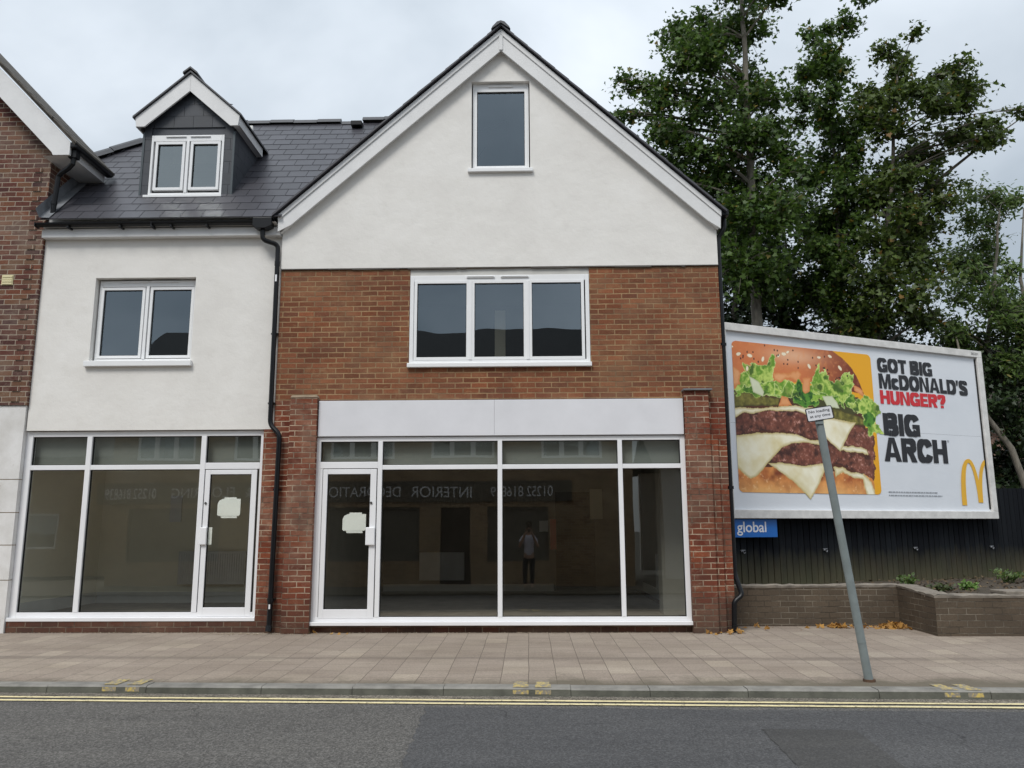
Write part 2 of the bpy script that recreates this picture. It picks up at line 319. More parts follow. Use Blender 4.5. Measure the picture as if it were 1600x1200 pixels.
def paving():
    m, t, b = mat('paving_slabs'); v = coords(t)
    # long axis of every slab runs from the shop to the kerb
    q = mapping(t, v, rot=(0, 0, R_(90)))
    def br(vec, w, h, off):
        n = t.nodes.new('ShaderNodeTexBrick'); t.links.new(vec, n.inputs['Vector']); n.inputs['Scale'].default_value = 1
        n.inputs['Brick Width'].default_value = w; n.inputs['Row Height'].default_value = h; n.inputs['Mortar Size'].default_value = .0035
        n.inputs['Mortar Smooth'].default_value = .2; n.inputs['Bias'].default_value = 0; n.offset = off
        n.inputs['Color1'].default_value = (0,0,0,1); n.inputs['Color2'].default_value = (1,1,1,1); n.inputs['Mortar'].default_value = (.4,.4,.4,1); return n
    wob = t.nodes.new('ShaderNodeTexNoise'); wob.inputs['Scale'].default_value = 1.7; t.links.new(q, wob.inputs['Vector'])
    sc = t.nodes.new('ShaderNodeVectorMath'); sc.operation = 'SCALE'; sc.inputs['Scale'].default_value = .018; t.links.new(wob.outputs['Color'], sc.inputs[0])
    ad = t.nodes.new('ShaderNodeVectorMath'); ad.operation = 'ADD'; t.links.new(q, ad.inputs[0]); t.links.new(sc.outputs[0], ad.inputs[1])
    n = br(ad.outputs[0], .36, .265, .5)
    c = ramp(t, n.outputs['Color'], [(0, (.280,.232,.190)), (.4, (.295,.246,.203)), (.8, (.312,.262,.214)), (.92, (.330,.280,.228)), (1, (.355,.30,.24))])
    c = mixc(t, .75, c, ramp(t, noise(t, 55, 5, .75, v), [(.3, (.62,.62,.62)), (.7, (1.3,1.3,1.3))]), 'MULTIPLY')
    c = mixc(t, 1, c, ramp(t, noise(t, 1.1, 6, .65, mapping(t, v, (.5, 1.3, 1))), [(.3, (.80,.78,.76)), (.7, (1.12,1.12,1.12))]), 'MULTIPLY')
    c = mixc(t, n.outputs['Fac'], c, (.125,.10,.08))
    # worn trench line and moss by the kerb (marks with a shape of their own)
    sp = t.nodes.new('ShaderNodeSeparateXYZ'); t.links.new(v, sp.inputs[0])
    d = math_(t, 'ADD', sp.outputs[1], math_(t, 'MULTIPLY', sp.outputs[0], .02)); d = math_(t, 'ADD', d, math_(t, 'MULTIPLY', math_(t, 'SUBTRACT', noise(t, 2, 5, .7, v), .5), .22))
    band = math_(t, 'ABSOLUTE', math_(t, 'ADD', d, 1.98)); c = mixc(t, ramp(t, band, [(.02, (.42,.42,.42)), (.13, (0,0,0))]), c, (.11,.09,.075))
    edge = math_(t, 'ADD', sp.outputs[1], math_(t, 'MULTIPLY', math_(t, 'SUBTRACT', noise(t, 1.6, 6, .75, v), .5), 1.1))
    c = mixc(t, ramp(t, edge, [(0, (0,0,0)), (.01, (0,0,0))]), c, c)
    e2 = math_(t, 'MULTIPLY', math_(t, 'ADD', edge, 3.0), -1)
    c = mixc(t, ramp(t, math_(t, 'MULTIPLY', e2, math_(t, 'ADD', noise(t, .7, 3, .6, v), .35)), [(.05, (0,0,0)), (.30, (.85,.85,.85))]), c, (.115,.10,.072))
    e3 = ramp(t, noise(t, 4, 7, .8, v), [(.58, (0,0,0)), (.72, (.6,.6,.6))]); c = mixc(t, e3, c, (.13,.11,.085))
    t.links.new(c, b.inputs['Base Color']); b.inputs['Roughness'].default_value = .85; b.inputs['Specular IOR Level'].default_value = .3
    h = math_(t, 'ADD', math_(t, 'MULTIPLY', math_(t, 'SUBTRACT', 1, n.outputs['Fac']), 1), math_(t, 'MULTIPLY', noise(t, 40, 5, .7, v), .4))
    h = math_(t, 'ADD', h, math_(t, 'MULTIPLY', n.outputs['Color'], .5))
    bump(t, b, h, .55, .01); return m
M_PAVE = paving()
M_KERB = plain('kerb_concrete', (.21,.20,.18), .85, var=.3, scale=5, bmp=.5, bscale=60)
M_KERBFACE = plain('kerb_face_darker', (.105,.105,.085), .9, var=.35, scale=5, bmp=.5, bscale=60)  # kerb face toned darker than the kerb top
def worn_paint(name, c, cut=.66, under=(.1,.09,.08)):
    m, t, b = mat(name); v = coords(t)
    f = ramp(t, noise(t, 30, 6, .8, v), [(cut-.06, (0,0,0)), (cut+.04, (1,1,1))])
    cc = mixc(t, .5, c, ramp(t, noise(t, 3, 5, .7, v), [(.3, (.75,.75,.75)), (.7, (1.15,1.15,1.15))]), 'MULTIPLY')
    t.links.new(mixc(t, f, cc, under), b.inputs['Base Color']); b.inputs['Roughness'].default_value = .75
    bump(t, b, noise(t, 120, 3, .7, v), .3, .004); return m
M_YELLOW = worn_paint('yellow_line_paint', (.72,.62,.36), .60)
M_YBLIP = worn_paint('yellow_kerb_paint', (.56,.42,.11), .48, (.22,.20,.17))
M_SOIL = plain('soil', (.055,.042,.028), .95, var=.5, scale=14, bmp=1, bscale=30)
M_COPING = plain('cement_coping', (.20,.175,.145), .95, var=.3, scale=7, bmp=.6, bscale=30)
def fence_mat():
    m, t, b = mat('stained_fence_boards'); v = coords(t)
    g = t.nodes.new('ShaderNodeNewGeometry')
    c = ramp(t, g.outputs['Random Per Island'], [(0, (.0045,.0055,.008)), (1, (.010,.012,.015))])
    vv = mapping(t, v, (14, 14, .9)); c = mixc(t, .7, c, ramp(t, noise(t, 3, 6, .7, vv), [(.3, (.6,.6,.6)), (.7, (1.5,1.5,1.5))]), 'MULTIPLY')
    sp = t.nodes.new('ShaderNodeSeparateXYZ'); t.links.new(v, sp.inputs[0])
    w = math_(t, 'ADD', sp.outputs[2], math_(t, 'MULTIPLY', math_(t, 'SUBTRACT', noise(t, 2.2, 6, .75, mapping(t, v, (2.5, 2.5, .6))), .5), .55))
    c = mixc(t, ramp(t, w, [(.38, (1,1,1)), (1.0, (0,0,0))]), c, mixc(t, noise(t, 3, 4, .6, v), (.095,.075,.048), (.070,.078,.045)))
    t.links.new(c, b.inputs['Base Color']); b.inputs['Roughness'].default_value = .85; b.inputs['Specular IOR Level'].default_value = .15
    bump(t, b, noise(t, 3, 6, .7, vv), .4, .008); return m
M_FENCE = fence_mat()
M_GALV = plain('painted_grey_post', (.19,.22,.22), .5, var=.12, scale=8, bmp=.15, bscale=40)
M_SIGNW = plain('sign_white', (.70,.70,.72), .4, var=.05); M_INKBLACK = plain('black_ink', (.013,.014,.018), .5, var=.05)
M_RED = plain('red_ink', (.62,.02,.03), .5, var=.03); M_GOLD = plain('golden_ink', (.78,.43,.03), .5, var=.03)
M_BLUE = plain('blue_panel', (.006,.135,.50), .45, var=.05); M_WHITE = plain('white_ink', (.8,.8,.82), .5, var=.02)
M_PAPERINK = plain('grey_ink', (.32,.34,.37), .6, var=.1)
def poster_mat():
    m, t, b = mat('pasted_poster_paper'); v = coords(t)
    c = ramp(t, noise(t, 1.2, 4, .6, v), [(.3, (.68,.715,.765)), (.7, (.735,.765,.81))])
    t.links.new(c, b.inputs['Base Color']); b.inputs['Roughness'].default_value = .5
    bump(t, b, noise(t, 2.5, 3, .55, mapping(t, v, (1, 1, 2.2))), .25, .012); return m
M_POSTER = poster_mat()
M_FRAME = plain('billboard_frame_paint', (.66,.65,.63), .6, var=.14, scale=6, bmp=.2, bscale=30)
M_PAPER = plain('taped_paper', (.88,.88,.87), .7, var=.05)
M_WALLPAINT = plain('cream_room_wall', (.88,.85,.74), .85, var=.03)
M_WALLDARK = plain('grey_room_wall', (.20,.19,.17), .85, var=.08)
M_TRANS = plain('grey_transom_panel', (.19,.205,.195), .7, var=.04)
M_CEIL = plain('ceiling_paint', (.85,.85,.82), .9)
M_FLOOR = plain('dark_wood_floor', (.19,.165,.14), .5, var=.3, scale=4)
M_SKIRT = plain('skirting_paint', (.72,.72,.72), .5); M_RAD = plain('radiator_enamel', (.66,.67,.69), .4)
M_ROOMRED = plain('red_folder', (.5,.05,.03), .5); M_DOORDARK = plain('dark_doorway', (.035,.022,.015), .7)

# ------------------------------------------------------------------ text and flat shapes
def text_obj(txt, x0, x1, z0, z1, y, m, name, parent, local=False, off=.0, flip=False, spacing=1., th=.0):
    cu = bpy.data.curves.new(name, 'FONT'); cu.body = txt; cu.size = 1; cu.offset = off; cu.space_character = spacing; cu.extrude = 0; cu.resolution_u = 6
    o = bpy.data.objects.new('tmp', cu); col.objects.link(o); dg = bpy.context.evaluated_depsgraph_get()
    me = bpy.data.meshes.new_from_object(o.evaluated_get(dg)); bpy.data.objects.remove(o)
    co = [v.co.copy() for v in me.vertices]; fs = [tuple(p.vertices) for p in me.polygons]; bpy.data.meshes.remove(me)
    ax, bx = min(c.x for c in co), max(c.x for c in co); ay, by = min(c.y for c in co), max(c.y for c in co)
    mb = MB()
    for c in co:
        u = (c.x-ax)/(bx-ax); w = (c.y-ay)/(by-ay)
        x = x0+(x1-x0)*u if not flip else x1-(x1-x0)*u
        mb.v.append((x, y, z0+(z1-z0)*w))
    mb.f = [tuple(reversed(f)) if flip else f for f in fs]
    if th:      # heavy weight: the glyphs laid several times a little apart
        V0, F0_ = list(mb.v), list(mb.f); k = 0
        for ring in (1., .5):
            for j in range(8):
                k += 1; a_ = j*math.pi/4; b0 = len(mb.v)
                cl_ = lambda q, m_: max(-1, min(1, q*1.35))*m_
                mb.v += [(q[0]+cl_(math.cos(a_), th*ring), q[1]-.00025*k, q[2]+cl_(math.sin(a_), th*ring*.45)) for q in V0]; mb.f += [tuple(b0+i for i in f) for f in F0_]
    return mb.build(name, m, parent, local=local)

# ================================================================== GROUND
KY = lambda x, d: -3.40 - .037*x - d        # distance d out from the back of the kerb
g = MB().quad((-400, -400, -.5), (400, -400, -.5), (400, 400, -.5), (-400, 400, -.5)).build('ground', plain('ground_earth', (.07,.065,.05), .95, var=.3))
kind(g, 'structure')
p = MB(); xs = [-40, -20, -9, -5, 0, 5, 9, 20, 40]
for a, c in zip(xs[:-1], xs[1:]):
    p.quad((a, KY(a, 0), -.05), (c, KY(c, 0), -.05), (c, -.02, 0), (a, -.02, 0))
    p.quad((a, -.02, 0), (c, -.02, 0), (c, 2., 0), (a, 2., 0))
kind(p.build('pavement', M_PAVE), 'structure')
kj = [-40, -30, -20, -14, -9.2, -8.1, -7.2, -6.3, -5.4, -4.455, -3.515, -2.441, -1.604, -.776, .367, 1.066, 1.921, 3.046, 3.992, 4.9, 5.8, 6.7, 7.7, 12, 20, 40]
k1, k2 = MB(), MB()
for i, (a, c) in enumerate(zip(kj[:-1], kj[1:])):
    a += .0025; c -= .0025; dz = random.uniform(-.003, .003); t = -.046+dz
    def pt(x, d, z): return (x, KY(x, d), z)
    k1.quad(pt(a, 0, t), pt(a, .15, t), pt(c, .15, t), pt(c, 0, t)); k1.quad(pt(a, 0, t), pt(c, 0, t), pt(c, 0, t-.2), pt(a, 0, t-.2))
    k1.quad(pt(a, .15, t), pt(a, .172, t-.014), pt(c, .172, t-.014), pt(c, .15, t))
    k2.quad(pt(a, .172, t-.014), pt(a, .19, -.2), pt(c, .19, -.2), pt(c, .172, t-.014)); k2.quad(pt(a, 0, t-.02), pt(a, 0, -.2), pt(a, .18, -.2), pt(a, .17, t-.02))
    k2.quad(pt(c, 0, t-.02), pt(c, .17, t-.02), pt(c, .18, -.2), pt(c, 0, -.2))
ko = k1.build('kerb', M_KERB); kind(ko, 'structure'); kf = k2.build('kerb_face', M_KERBFACE, ko)
r = MB()
def road_z(d): return -.118 - .030*(d-.19)
ds = [.12, .19, 1.5, 3.2, 5, 7.0]
for a, c in zip(xs[:-1], xs[1:]):
    for d0, d1 in zip(ds[:-1], ds[1:]):
        r.quad((a, KY(a, d1), road_z(d1)), (c, KY(c, d1), road_z(d1)), (c, KY(c, d0), road_z(d0)), (a, KY(a, d0), road_z(d0)))
kind(r.build('road', M_ASPH), 'structure')
fp = MB()
for a, c in zip(xs[:-1], xs[1:]):
    fp.quad((a, -16, -.25), (c, -16, -.25), (c, KY(c, 6.9), -.27), (a, KY(a, 6.9), -.27)); fp.quad((a, KY(a, 6.9), -.27), (c, KY(c, 6.9), -.27), (c, KY(c, 6.9), -.5), (a, KY(a, 6.9), -.5))
kind(fp.build('far_pavement', M_PAVE), 'structure')
# sheets of newer tarmac, ragged edges
def ragged(pts, amp=.012, step=.06):
    out = []; rnd = random.Random(3)
    for i in range(len(pts)):
        a = Vector(pts[i]); b = Vector(pts[(i+1) % len(pts)]); n = max(1, int((b-a).length/step)); n = min(n, 160)
        for k in range(n):
            q = a.lerp(b, k/n); out.append((q.x+rnd.uniform(-amp, amp), q.y+rnd.uniform(-amp, amp)))
    return out
def on_road(pts, dz):
    bm = bmesh.new(); vs = [bm.verts.new((x, y, road_z(-(y+3.40+.037*x))+dz)) for x, y in pts]; f = bm.faces.new(vs)
    if f.normal.z < 0 or True: bm.normal_update()
    bmesh.ops.triangulate(bm, faces=bm.faces[:]); m = MB(); m.v = [tuple(v.co) for v in bm.verts]
    bm.verts.index_update(); m.f = [tuple(v.index for v in f.verts) for f in bm.faces]; bm.free(); return m
npoly = [(-.88, KY(-.88, .60)), (9, KY(9, .60)), (9, -7.2), (-.80, -7.2)]
kind(on_road(ragged(npoly, .02), .004).build('newer_road_surface', M_ASPH2), 'structure')
kind(on_road(ragged([(1.75, -4.66), (2.44, -4.70), (2.40, -5.9), (1.72, -5.9)], .008), .008).build('road_patch', M_ASPH3), 'structure')
kind(on_road(ragged([(-12, KY(-12, .185)), (12, KY(12, .185)), (12, KY(12, .30)), (-12, KY(-12, .30))], .016, .05), .0035).build('channel_grit', M_GRIT), 'structure')
yl = MB()
for d in (.355, .475):
    for i in range(80):
        a = -12+i*.3; rr = random.uniform(-.003, .003)
        z0, z1 = road_z(d-.03)+.0075, road_z(d+.03)+.0075
        yl.quad((a, KY(a, d+.026+rr), z1), (a+.3, KY(a+.3, d+.026+rr), z1), (a+.3, KY(a+.3, d-.026+rr), z0), (a, KY(a, d-.026+rr), z0))
kind(yl.build('double_yellow_lines', M_YELLOW), 'structure')
# loading-ban strokes painted on the kerb, one group of two strokes at each place
for x0, w, gap in ((-3.93, .13, .22), (-.15, .14, .20), (3.60, .13, .20)):
    b = MB()
    for k in range(2):
        xa = x0+k*gap
        b.quad((xa, KY(xa, .155), -.0415), (xa+w, KY(xa+w, .155), -.0415), (xa+w, KY(xa+w, 0), -.0415), (xa, KY(xa, 0), -.0415))
        b.quad((xa+.01, KY(xa, 0), -.0435), (xa+w-.01, KY(xa+w, 0), -.0435), (xa+w-.01, KY(xa+w, -.13), -.0435), (xa+.01, KY(xa, -.13), -.0435))
        b.quad((xa, KY(xa, .1795), -.098), (xa+w, KY(xa+w, .1795), -.098), (xa+w, KY(xa+w, .1742), -.062), (xa, KY(xa, .1742), -.062))
    kind(b.build('kerb_marking', M_YBLIP), 'structure')

# ================================================================== WINDOWS, shared builder
def window(parent, x0, x1, z0, z1, y, panes, gl, fw=.055, sash=.045, top_rail=None, vents=(), bottom=None, m=M_UPVC, depth=.07):
    """outer frame, one sash and pane per light; panes = [(x0,x1,z0,z1)] clear glass sizes"""
    f = MB(); tr = top_rail or fw; bt = bottom or fw
    f.frame(x0, x1, z0, z1, fw, y, y+depth, wb=bt, wt=tr)
    px = sorted(panes); 
    for a, b in zip(px[:-1], px[1:]):
        mid = (a[1]+b[0])/2; f.box(mid-.022, mid+.022, y-.012, y+depth-.005, z0+bt+.0, z1-tr)
    fo = f.build('window_frame', m, parent, bevel=.004)
    for a, b, c, d in panes:
        s = MB().frame(a-sash, b+sash, c-sash, d+sash, sash, y-.004, y+.055); s.build('sash', m, fo, bevel=.002)
        s2 = MB().frame(a-.001, b+.001, c-.001, d+.001, .008, y+.012, y+.03); s2.build('gasket', M_GASKET, fo)
        MB().quad((a, y+.03, c), (b, y+.03, c), (b, y+.03, d), (a, y+.03, d)).build('pane', gl, fo)
    for a, b, z in vents:
        v = MB().box(a, b, y-.02, y-.0005, z-.011, z+.011); v.box(a+.01, b-.01, y-.026, y-.0205, z+.002, z+.010); v.build('trickle_vent', m, fo, bevel=.003)
    return fo

# ================================================================== CENTRE HOUSE (gable)
gh = thing('gabled_house', 'white rendered gable over brown brick with an empty wide shopfront', 'house', (-.4, 0, 0))
SL = lambda x: 8.76-.90*(-.357-x) if x < -.357 else 8.76-.927*(x+.357)
XL, XR = -3.54, 2.735
w = MB().wall([XL, -.357, XR], lambda x: SL(x)-.12, lambda x: 5.06, [(-.80, .065, 6.53, 7.955)], -.02, .14)
w.build('rendered_gable', M_RENDER, gh)
# uneven lower edge of the render
lip = MB(); rnd = random.Random(5); xx = XL
while xx < XR-.02:
    st = min(rnd.uniform(.05, .3), XR-xx); lip.box(xx, xx+st, -.024, .0, 5.042+rnd.uniform(-.006, .008), 5.0605); xx += st
lip.build('render_edge', plain('render_stop_bead', (.10,.09,.08), .8), gh)
MB().wall([XL, XR], lambda x: 5.045, lambda x: 3.14, [(-1.672, .893, 3.60, 5.0449)], 0, .2).build('wall', M_BRICK, gh)
lw = MB(); lw.box(XL, -2.955, .0, .2, 0, 3.1399); lw.box(2.160, XR, 0, .2, 0, 3.1399)
lw.box(-3.285, -2.915, -.12, -.0005, 0, 3.165); lw.box(2.155, 2.485, -.12, -.0005, 0, 3.225)
lw.box(2.4855, 2.60, -.06, -.0005, 0, 2.62)
lw.box(-2.9545, 2.1595, .0, .2, 0, .098); lw.build('lower_brickwork', M_BRICK_LOW, gh)
MB().prism([(-3.29, 3.1655), (-2.912, 3.1655), (-2.925, 3.20), (-3.27, 3.195)], -.125, -.001).build('pier_cap', M_TAN, gh)
MB().box(2.14, 2.535, -.16, -.001, 3.2255, 3.245).build('pier_cap', M_LEAD, gh)
side = MB()
side.quad((XR, .2, -.3), (XR, 9, -.3), (XR, 9, 5.7), (XR, .2, 5.7)); side.quad((XR-.2, .2, -.3), (XR-.2, .2, 5.7), (XR-.2, 9, 5.7), (XR-.2, 9, -.3))
side.quad((XL, .2, -.3), (XL, .2, 5.7), (XL, 9, 5.7), (XL, 9, -.3))
side.prism([(XL, -.3), (XR, -.3), (XR, 5.6), (-.357, 8.55), (XL, 5.6)], 8.8, 9.0)
side.build('rear_walls', M_BRICK, gh)
# roof slopes behind the bargeboards
rf = MB(); y0, y1 = -.17, 9.2; T = .06
for sgn, k, xe in ((-1, .90, -3.66), (1, .927, 2.86)):
    ze = 8.80-k*abs(xe+.357); n = 16
    rf.quad((-.357, y0, 8.78), (xe, y0, ze), (xe, y1, ze), (-.357, y1, 8.78)) if sgn < 0 else rf.quad((-.357, y0, 8.78), (-.357, y1, 8.78), (xe, y1, ze), (xe, y0, ze))
    for i in range(n):      # lapped slates, seen end-on along the verge
        t0, t1 = i/n, (i+1)/n; xa, xb = -.357+(xe+.357)*t0, -.357+(xe+.357)*t1
        za, zb = 8.805-k*abs(xa+.357), 8.805-k*abs(xb+.357)
        rf.prism([(xa, za-.03), (xb, zb-.03), (xb, zb+.006), (xa, za-.004)][::sgn], y0-.02, y0+.35)
rf.build('roof', M_SLATE, gh)
rc = MB()
for i in range(20): rc.prism([(-.50, 8.70), (-.357, 8.80), (-.214, 8.70), (-.235, 8.74), (-.30, 8.815), (-.357, 8.835), (-.414, 8.815), (-.48, 8.74)], -.215+i*.46, -.215+i*.46+.453)
rc.build('ridge_tiles', M_RIDGE, gh)
bb = MB()
O = .315
zL, zR = 5.875, 5.84
bb.prism([(-.357, 8.745), (-.357, 8.745-O-.03), (-3.40, SL(-3.40)-O-.02), (-3.585, 5.59), (-3.585, SL(-3.585)-.015)], -.12, -.095)
bb.prism([(-.357+.001, 8.745), (2.79, SL(2.79)-.015), (2.775, 5.565), (2.60, SL(2.60)-O-.02), (-.357+.001, 8.745-O-.03)], -.12, -.095)
bb.prism([(-.357, 8.747), (-.357, 8.655), (-3.585, SL(-3.585)-.10), (-3.587, SL(-3.587)-.012)], -.138, -.1205)
bb.prism([(-.356, 8.747), (2.792, SL(2.792)-.012), (2.79, SL(2.79)-.10), (-.356, 8.655)], -.138, -.1205)
bb.box(-.385, -.33, -.134, -.1205, 8.405, 8.655)
bb.build('bargeboard', M_BARGE, gh, bevel=.003)
so = MB()
so.quad((-.357, -.10, 8.745-O), (-.357, -.02, 8.745-O), (-3.55, -.02, SL(-3.55)-O+.01), (-3.55, -.10, SL(-3.55)-O+.01))
so.quad((-.357, -.10, 8.745-O), (2.75, -.10, SL(2.75)-O+.01), (2.75, -.02, SL(2.75)-O+.01), (-.357, -.02, 8.745-O)); so.build('soffit', M_BARGE, gh)
MB().box(2.79, 2.90, -.13, 6, 5.76, 5.85).build('side_gutter', M_BLACKPL, gh, bevel=.01)
# gable window, first-floor window
window(gh, -.785, .05, 6.555, 7.955, .05, [(-.722, -.012, 6.635, 7.825)], M_GLASS_UP, fw=.03, sash=.04, top_rail=.10, vents=[(-.55, -.19, 7.905)], bottom=.04)
MB().box(-.85, .105, -.07, .13, 6.500, 6.5545).build('sill', M_UPVC, gh, bevel=.006)
window(gh, -1.668, .890, 3.655, 4.945, .0, [(-1.565, -.860, 3.745, 4.825), (-.745, -.045, 3.745, 4.825), (.072, .775, 3.745, 4.825)], M_GLASS_UP, fw=.055, sash=.042, top_rail=.085, vents=[(-.86, -.46, 4.915), (-.37, .03, 4.915)], bottom=.05)
MB().box(-1.69, .905, -.055, .02, 3.595, 3.6545).build('sill', M_UPVC, gh, bevel=.006)
MB().box(-1.672, .893, .01, .06, 4.9455, 5.0445).build('window_head', plain('head_trim', (.52,.51,.48), .6, var=.1), gh)
# sign board, shopfront frame
fb = MB(); fb.box(-2.905, -.4605, -.065, -.0005, 2.625, 3.122); fb.box(-.459, 2.143, -.0655, -.0005, 2.625, 3.122)
fb.build('sign_board', M_FASCIA, gh, bevel=.004)
SY = -.03
sf = MB()
sf.box(-2.945, -2.862, SY, SY+.09, .15, 2.615); sf.box(2.088, 2.154, SY, SY+.09, .15, 2.615)
sf.box(-2.862, 2.088, SY, SY+.09, 2.555, 2.615); sf.box(-2.862, 2.088, SY, SY+.09, .15, .205)
mul = [-2.035, -.385, 1.262]
for x in mul: sf.box(x-.031, x+.031, SY-.004, SY+.086, .2055, 2.5545)
ed = [-2.862]+[e for x in mul for e in (x-.0315, x+.0315)]+[2.088]
sf.box(ed[0], ed[1], SY, SY+.085, 2.185, 2.275)
for i in (2, 4, 6): sf.box(ed[i], ed[i+1], SY, SY+.085, 2.166, 2.228)
sf.box(-2.8615, -2.825, SY+.003, SY+.08, .2055, 2.1845)
sfo = sf.build('shopfront_frame', M_ALU, gh, bevel=.004)
MB().box(-2.985, 2.178, SY-.055, SY+.08, .0995, .1495).build('sill', M_ALU, gh, bevel=.006)
def pane(x0, x1, z0, z1, y, par, m=M_GLASS_SHOP):
    MB().frame(x0-.001, x1+.001, z0-.001, z1+.001, .009, y-.02, y+.012).build('gasket', M_GASKET, par)
    return MB().quad((x0, y, z0), (x1, y, z0), (x1, y, z1), (x0, y, z1)).build('pane', m, par)
for i in (0, 2, 4, 6):
    pane(ed[i], ed[i+1], (2.275 if i == 0 else 2.228), 2.555, SY+.045, sfo)
    if i: pane(ed[i], ed[i+1], .205, 2.166, SY+.045, sfo)
def door(par, x0, x1, z0, z1, y, gx0, gx1, gz0, gz1, hinge, paper, handle):
    d = MB(); d.box(x0, gx0, y, y+.05, z0, z1); d.box(gx1, x1, y, y+.05, z0, z1)
    d.box(gx0, gx1, y, y+.05, z0, gz0); d.box(gx0, gx1, y, y+.05, gz1, z1)
    do = d.build('door', M_ALU, par, bevel=.004)
    MB().frame(x0-.008, x1+.008, z0-.008, z1+.008, .0075, y+.012, y+.04).build('door_gap', M_GASKET, do)
    pane(gx0, gx1, gz0, gz1, y+.028, do)
    hx0, hx1, hz0, hz1 = handle
    h = MB().box(hx0, hx1, y-.035, y-.0005, hz0, hz1); h.build('handle_plate', M_ALU, do, bevel=.008)
    cx_ = (hx0+hx1)/2 + (.0 if hinge else 0)
    MB().tube([(cx_, y-.012, hz1+.33), (cx_, y+.0, hz1+.33)], .017, 12).build('lock', plain('lock_steel', (.35,.35,.36), .3, 1), do)
    # taped paper notice on the inside of the glass
    a, b, c, e = paper
    n = MB().prism([(a+.02, c+.03), (b-.02, c+.03), (b, c+.05), (b, e-.02), (a+.07, e-.02), (a+.02, e-.045), (a, e-.09), (a, c+.045)], y+.031, y+.033)
    n.prism([(a+.06, c), (b-.04, c), (b-.05, c+.045), (a+.04, c+.045)], y+.0345, y+.036)
    n.prism([(a+.09, e-.03), (b-.06, e-.03), (b-.06, e), (a+.09, e)], y+.0345, y+.036)
    n.build('paper_notice', M_PAPER, do); return do
door(gh, -2.818, -2.078, .190, 2.175, SY-.004, -2.752, -2.162, .308, 2.106, 1, (-2.535, -2.215, 1.31, 1.585), (-2.205, -2.082, 1.148, 1.385))
MB().box(-2.86, 2.09, .10, .12, 2.20, 2.60).build('transom_panel', M_TRANS, gh)
# inside the empty shop
rm = MB()
rm.box(-2.95, 2.14, .15, 7.0, .10, .13); rm.build('shop_floor', M_FLOOR, gh)
iw = MB()
iw.quad((-2.95, .2, .13), (-2.95, 7, .13), (-2.95, 7, 2.62), (-2.95, .2, 2.62)); iw.quad((2.30, .2, .13), (2.30, .2, 2.62), (2.30, 7, 2.62), (2.30, 7, .13))
iw.quad((-2.95, 5.6, .13), (.55, 5.6, .13), (.55, 5.6, 2.62), (-2.95, 5.6, 2.62)); iw.quad((.55, 5.6, 2.1), (1.35, 5.6, 2.1), (1.35, 5.6, 2.62), (.55, 5.6, 2.62)); iw.quad((1.35, 5.6, .13), (2.3, 5.6, .13), (2.3, 5.6, 2.62), (1.35, 5.6, 2.62))
iw.box(1.93, 2.29, .9, 1.25, .131, 2.60)
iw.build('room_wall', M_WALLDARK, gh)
MB().box(-3.4, 2.6, .205, 8.7, 2.64, 2.7).build('shop_ceiling', M_CEIL, gh)
MB().box(.4, 1.6, 6.5, 6.6, .131, 2.6).build('inner_doorway', M_DOORDARK, gh)
sk = MB(); sk.box(-2.93, .5, 5.57, 5.595, .131, .27); sk.box(2.27, 2.298, .3, 5.5, .131, .30); sk.build('skirting', M_SKIRT, gh)
ra = MB()
for i in range(11): ra.box(2.20, 2.262, 2.2+i*.1, 2.2+i*.1+.09, .32, .92)
ra.box(2.21, 2.255, 2.19, 3.31, .36, .88); ra.build('radiator', M_RAD, gh)
r2 = MB().box(-2.2, -1.3, 5.48, 5.56, .35, .9); r2.build('radiator', M_RAD, gh)
MB().box(1.25, 1.50, 5.48, 5.58, 1.55, 2.15).build('fuse_box', plain('fuse_box_beige', (.6,.55,.42), .6), gh)
MB().box(.44, .56, 5.50, 5.58, .95, 1.55).build('alarm_panel', M_ROOMRED, gh)
MB().box(.22, .40, 5.57, 5.592, 1.30, 1.52).build('wall_notice', M_WHITE, gh)
# first-floor and loft rooms, dark behind the glass
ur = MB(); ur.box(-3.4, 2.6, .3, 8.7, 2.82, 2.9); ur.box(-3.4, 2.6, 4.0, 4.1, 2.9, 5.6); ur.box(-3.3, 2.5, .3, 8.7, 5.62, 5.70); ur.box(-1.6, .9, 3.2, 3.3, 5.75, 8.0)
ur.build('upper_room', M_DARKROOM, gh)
MB().box(-.49, -.33, .85, .93, 2.91, 4.65).build('room_post', plain('bare_timber', (.75,.62,.45), .7), gh)
rp = MB().tube(fillet([(2.86, .02, 5.78), (2.86, .02, 5.62), (2.765, .04, 5.48), (2.762, .04, .74), (2.83, -.03, .48), (2.715, -.05, .40), (2.700, -.05, .03)]), .034, 12)
for z in (3.9, 1.9): rp.box(2.72, 2.80, .0, .09, z-.02, z+.02)
rp.tube([(2.705, -.06, .10), (2.705, -.06, .04)], .042, 12)
rp.build('downpipe', M_BLACKPL, gh, smooth=False)

